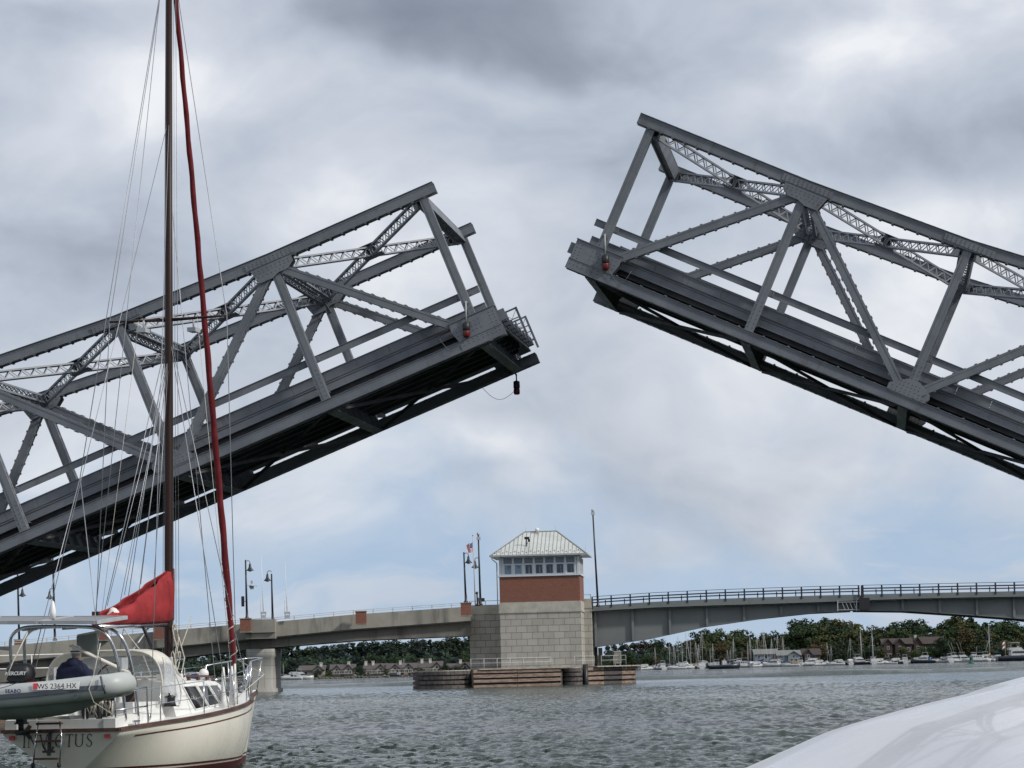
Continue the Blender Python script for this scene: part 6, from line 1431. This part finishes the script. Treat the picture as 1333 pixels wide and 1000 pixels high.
def proto_sail(hullm='bwhite', cover='bblue'):
    e = empty('sailing_yacht'); L = 10; F = 1.0; bhull(L, 3.1, F, MT[hullm], e, .35)
    mb = MB(); wedge(mb, -1.2, 2.6, .85, F+.1, F+.55, .1, .9); mb.build('cabin', MT['bwhite'], e)
    mb = MB(); wedge(mb, -1.0, 1.9, .86, F+.24, F+.42, .05, .2); mb.build('cabin_window', MT['bglass'], e)
    mb = MB(); mb.tube([V(.6, 0, F), V(.55, 0, 12.)], [.075, .05], 6); mb.build('mast', MT['mastw'], e)
    mb = MB(); mb.tube([V(.45, 0, F+1.1), V(-3.4, 0, F+1.05)], .08, 6); mb.build('boom', MT['mastw'], e)
    mb = MB(); mb.tube([V(.4, 0, F+1.5), V(-1, 0, F+1.35), V(-3.3, 0, F+1.2)], [.24, .2, .1], 8); mb.build('sail_cover', MT[cover], e)
    mb = MB(); mb.tube([V(4.8, 0, F+.5), V(2.6, 0, 6.2), V(.6, 0, 11.7)], [.03, .055, .025], 6); mb.build('furled_jib', MT['bwhite'], e)
    mb = MB(); mb.tube([V(-4.9, 0, F+.1), V(.5, 0, 11.9)], .018, 4); mb.build('backstay', MT['wire'], e)
    for s in (-1, 1): mb = MB(); mb.tube([V(.3, s*1.5, F), V(.55, s*.85, 6.8), V(.57, 0, 11.8)], .018, 4); mb.build('shroud', MT['wire'], e)
    mb = MB(); mb.tube([V(.57, -.85, 6.8), V(.57, .85, 6.8)], .035, 4); mb.build('spreader', MT['mastw'], e)
    mb = MB(); mb.prism([(-1.3, F+.5), (-.2, F+.5), (-.5, F+1.15), (-1.4, F+1.2)], 1, -.85, .85); mb.build('dodger', MT[cover], e)
    return e
PRM = {k: proto_motor(*v) for k, v in {'express': ('express',), 'express_b': ('express', 'bwhite', 'bblue'), 'express_t': ('express', 'bwhite', 'btan'), 'fly': ('fly',), 'fly_b': ('fly', 'bwhite', 'bblue'), 'fly_r': ('fly', 'bwhite', 'bred'), 'sport': ('sport',), 'trawler': ('trawler',), 'small': ('small', 'bdark', 'bdark'), 'small_w': ('small', 'bwhite', 'bwhite'), 'express_d': ('express', 'bdark', 'bwhite'), 'fly_d': ('fly', 'bdark', 'bwhite')}.items()}
PRM['sail'] = proto_sail(); PRM['sail_g'] = proto_sail('bwhite', 'bwhite'); PRM['sail_d'] = proto_sail('bdark', 'btan')
reg(None)
USED = set()
def place(kind, px, Y, hd, label, sc_=1., zs=1., group='boats berthed at the marina', cat=None):
    src = PRM[kind]
    o = src if kind not in USED else copy_tree(src)
    if kind not in USED: USED.add(kind); src.parent = None
    x = px_x(px, Y); o.location = (x, Y, 0); o.rotation_euler = (0, 0, R(hd)); o.scale = (sc_, sc_, sc_*zs); tag(o, label, cat or ('sailboat' if kind.startswith('sail') else 'motor boat'), group); return o
def sail(px, ytop, Y, lab, kind='sail', hd=None):
    h = (horizon(px)-ytop)/FPX*Y+1.75; s = max(.55, min(1.15, h/12.)); return place(kind, px, Y, hd if hd is not None else float(rng.choice([78, 95, 110, 250, 268, 285])), lab, s, h/(12*s))
SL = [(853, 842), (872, 835), (877, 838), (884, 828), (888.5, 833), (893.5, 823), (899.6, 834), (906, 835), (910.5, 838), (915.8, 821.5), (925, 843), (929, 837), (947, 846), (951.5, 844), (956, 830), (974, 836), (977, 828), (988, 825), (994.5, 820), (1006, 831), (1014, 826), (1020, 829), (1077, 836), (1083, 840), (1108.5, 830), (1121.5, 819.5), (1136.5, 821.5), (1289, 813.5)]
for i, (px, yt) in enumerate(SL):
    if i == len(SL)-1: lab = 'moored yacht near the right edge with a single pale mast'
    elif px < 940: lab = 'yacht berthed right of the plank fender, its mast %s from left there' % ordw(i+1)
    elif px < 1030: lab = 'yacht berthed in front of the blue-grey sheds, its mast %s from left' % ordw(i-11)
    else: lab = 'yacht berthed under the bridge joint, its mast %s from left there' % ordw(i-21)
    sail(px, yt, 1012+rng.uniform(-5, 14), lab, ('sail', 'sail_g', 'sail_d')[int(rng.choice([0, 1, 1, 2]))])
MLs = [('small_w', 833, 90, 'small white boat just right of the plank fender'), ('express', 843, 20, 'white cruiser second from the plank fender'), ('express', 856, 175, 'low white cruiser right of the first two marina boats'), ('fly', 862, 100, 'white flybridge boat left of the crowded masts'), ('small_w', 871, 10, 'small white runabout below the crowded masts'), ('express', 881, 185, 'white cruiser among the crowded masts, left one'), ('express', 893, 15, 'white cruiser among the crowded masts, right one'),
       ('trawler', 912, 95, 'large white trawler seen bow-on below the tallest left mast'), ('express', 922, 170, 'white cruiser right of the bow-on trawler'), ('fly', 933, 80, 'white flybridge boat left of the small dark launch'), ('express_b', 952, 190, 'white cruiser with blue canvas right of the small dark launch'), ('trawler', 964, 178, 'broad white-topped boat left of the blue-grey sheds'), ('express', 977, 100, 'white cruiser below the pair of leaning masts'), ('express', 989, 20, 'white cruiser in front of the left blue-grey shed'),
       ('fly_r', 1007, 165, 'white flybridge boat with red canvas before the blue-grey shed'), ('express_t', 1029, 172, 'white cruiser with tan canvas before the blue-grey building'), ('fly', 1042, 80, 'white flybridge boat right of the tan-topped cruiser'), ('fly_b', 1056, 185, 'white boat with blue top in front of the low dark house'), ('express', 1071, 10, 'white cruiser left of the bridge joint'), ('express', 1088, 175, 'white cruiser directly left of the dark-hulled cruiser'), ('express_d', 1096, 20, 'dark-hulled white-topped cruiser under the bridge joint'),
       ('express', 1106, 95, 'white cruiser between the two right-hand mast groups'), ('fly_d', 1119, 10, 'dark-hulled flybridge boat below the tall leaning mast'), ('trawler', 1137, 90, 'large white trawler seen bow-on left of the lodge'), ('express', 1149, 15, 'white cruiser right of the bow-on trawler near the lodge'), ('small_w', 1160, 175, 'small white boat in front of the lodge porch'), ('express_d', 1171, 10, 'dark-hulled cruiser in front of the lodge gables'), ('fly', 1178, 90, 'white flybridge boat seen end-on before the lodge'), ('express', 1190, 178, 'white cruiser in front of the middle of the lodge'),
       ('fly_d', 1202, 175, 'dark-hulled flybridge boat before the lodge chimney'), ('express_b', 1213, 20, 'white cruiser with blue canvas at the right end of the lodge'), ('express', 1225, 178, 'white cruiser left of the boat with outriggers'), ('fly', 1236, 95, 'tall white flybridge boat left of the outriggers'), ('sport', 1244, 8, 'white fishing boat with long leaning outriggers, left one'), ('sport', 1255, 10, 'white fishing boat with long leaning outriggers, right one'), ('trawler', 1270, 178, 'white trawler directly behind the green buoy'), ('express', 1280, 20, 'white cruiser right of the green buoy'),
       ('sport', 1281, 172, 'white boat with crossing outriggers right of the green buoy'), ('express', 1291, 175, 'white cruiser below the single pale mast'), ('fly_b', 1299, 95, 'white and blue flybridge boat left of the marina flag'), ('small_w', 1309, 178, 'small white boat below the marina flag')]
for k, px, hd, lab in MLs: place(k, px, 1000+rng.uniform(-4, 5), hd, lab, (.62 if 60 < hd < 120 else .74) if k[:3] in ('fly', 'tra') else .70)
place('fly_d', 1326, 985, 4, 'large black-hulled yacht at the right end of the marina', 1.25)
place('small', 943, 880, 8, 'small dark launch with a dark canopy out in front of the marina', 1.5, group='boats out on the water')
place('express', 377, 838, 178, 'white cruiser moored left of the cream house', .8, group='boats on the left shore'); place('fly', 392, 842, 5, 'white flybridge boat moored below the cream house', .62, group='boats on the left shore'); place('sail_g', 369, 846, 100, 'small yacht with a short mast right of the rounded pier', .42, group='boats on the left shore')
sail(526.5, 856, 852, 'lone moored yacht with a bare mast before the mauve-roofed houses', 'sail_d', 120); place('small', 519, 850, 170, 'tiny dark boat beside the lone moored yacht', .9, group='boats on the left shore')
place('express', 243, 700, 170, 'white cruiser seen through the sailboat bow rails, left one', .95, group='boats seen behind the sailboat'); place('express_b', 262, 690, 8, 'white cruiser seen through the sailboat bow rails, right one', .8, group='boats seen behind the sailboat')
a = px_x(826, 1022); b = px_x(1335, 1022)
dk2 = empty('floating_dock', 'long low marina dock behind the berthed boats', 'dock', loc=(a, 1022, 0)); mb = MB(); mb.box(0, b-a, 0, 2.2, .1, .65); mb.build('dock_deck', MT['woodt'], dk2)
for k in range(26):
    mb = MB(); x = 1+k*(b-a-2)/25; mb.tube([V(x, -.2, -1), V(x, -.2, 2.1)], .15, 6); mb.build('pile', MT['woodk'], dk2)
# buoy
c = W(1264.5, 863, 770); bu = empty('channel_buoy', 'green channel marker buoy floating in front of the marina near the right edge', 'buoy', loc=(c.x, 770, 0))
MT['bgreen'] = prin('buoy_green', (.02, .12, .10), .6)
mb = MB(); mb.lathe([(.75, -.3), (.8, .1), (.8, .45), (.5, .5)], 16); mb.build('float', MT['bgreen'], bu)
mb = MB()
for k in range(4): t = k*math.pi/2+.4; mb.bar((.5*math.cos(t), .5*math.sin(t), .45), (.2*math.cos(t), .2*math.sin(t), 1.9), .12, .08)
mb.box(-.45, .45, -.03, .03, .9, 1.75); mb.box(-.03, .03, -.45, .45, .9, 1.75); mb.build('tower', MT['bgreen'], bu)
mb = MB(); mb.lathe([(.12, 1.9), (.14, 2.1), (.06, 2.25)], 10); mb.build('lantern', MT['black'], bu)
# shore flag
c = W(1309, 856, 1040); t = W(1308, 834, 1040); fp2 = empty('flagpole', 'thin white shore flagpole behind the marina boats at the right', 'flagpole', loc=(c.x, 1040, .9)); mb = MB(); mb.tube([V(0, 0, 0), V(0, 0, t.z-.9)], [.08, .05], 6); mb.build('pole', MT['mastw'], fp2)
f2 = empty('flag', 'small limp white and red flag on the shore flagpole at the right', 'flag', loc=(c.x, 1040, t.z-.2)); mb = MB()
for i in range(6):
    for j in range(3): p = lambda i, j: V(-.08-.16*i, .1*math.sin(i*1.4), -j*.75-.12*i); mb.add([p(i, j), p(i+1, j), p(i+1, j+1), p(i, j+1)], [(0, 1, 2, 3)], 0 if j == 1 else 1)
mb.build('cloth', [MT['fr'], MT['fw']], f2)
# ------------------------------------------------------------------ the white boat the picture is taken from
mbt = empty('motor_boat', 'glossy white curved cabin roof of the near boat in the bottom right corner', 'motor boat', loc=(0, 0, 0))
mw = prin('near_gelcoat', (.79, .79, .805), .22, spec=.5, coat=.25, var=.04, vscale=1.2, bump=.006, bscale=2.0)
PX = [(-.62, .95), (-.35, 1.27), (-.12, 1.435), (.011, 1.507), (.137, 1.563), (.2, 1.5875), (.248, 1.6175), (.303, 1.6385), (.358, 1.661), (.413, 1.684), (.468, 1.6985), (.523, 1.7113), (.579, 1.7228), (.62, 1.734), (.66, 1.7445), (.75, 1.7557), (1.0, 1.777), (1.4, 1.80), (1.8, 1.79), (2.2, 1.72), (2.55, 1.6), (2.85, 1.35), (3.0, .95)]
def roofz(x, y): 
    z0 = float(np.interp(x, [p[0] for p in PX], [p[1] for p in PX])); return z0-.045*(y-3.0)**2-.02*max(0, y-4.5)**3
rows = []; xs = np.concatenate([np.linspace(-.62, .2, 14), np.linspace(.22, .62, 30), np.linspace(.66, 3.0, 26)])
zz = {}
prof = np.interp(xs, [p[0] for p in PX], [p[1] for p in PX]); 
for _ in range(1): prof[1:-1] = .25*prof[:-2]+.5*prof[1:-1]+.25*prof[2:]
for y in np.linspace(.9, 6.2, 60): rows.append([V(x, y, p-.03*(y-3.0)**2-.02*max(0, y-4.5)**3) for x, p in zip(xs, prof)])
mb = MB(); mb.grid(rows); 
for r_ in (rows[0], rows[-1]):
    mb.add([p for p in r_]+[V(r_[-1].x, r_[-1].y, .6), V(r_[0].x, r_[0].y, .6)], [tuple(range(len(r_)+2))])
mb.build('cabin_roof', mw, mbt)
mb = MB(); rows = []
for i in range(18):
    f = i/17; y = -6+14.5*f; b = 2.05*(1-max(0, (f-.62)/.38)**2.2); zt = .93; rows.append([V(1.2-b, y, zt), V(1.2-b*.95, y, .3), V(1.2-b*.6, y, -.4), V(1.2, y, -.6), V(1.2+b*.6, y, -.4), V(1.2+b*.95, y, .3), V(1.2+b, y, zt)])
mb.grid(rows); mb.add(rows[0], [tuple(range(7))])
for i in range(17): mb.add([rows[i][0], rows[i+1][0], rows[i+1][6], rows[i][6]], [(0, 1, 2, 3)])
mb.build('hull', mw, mbt)
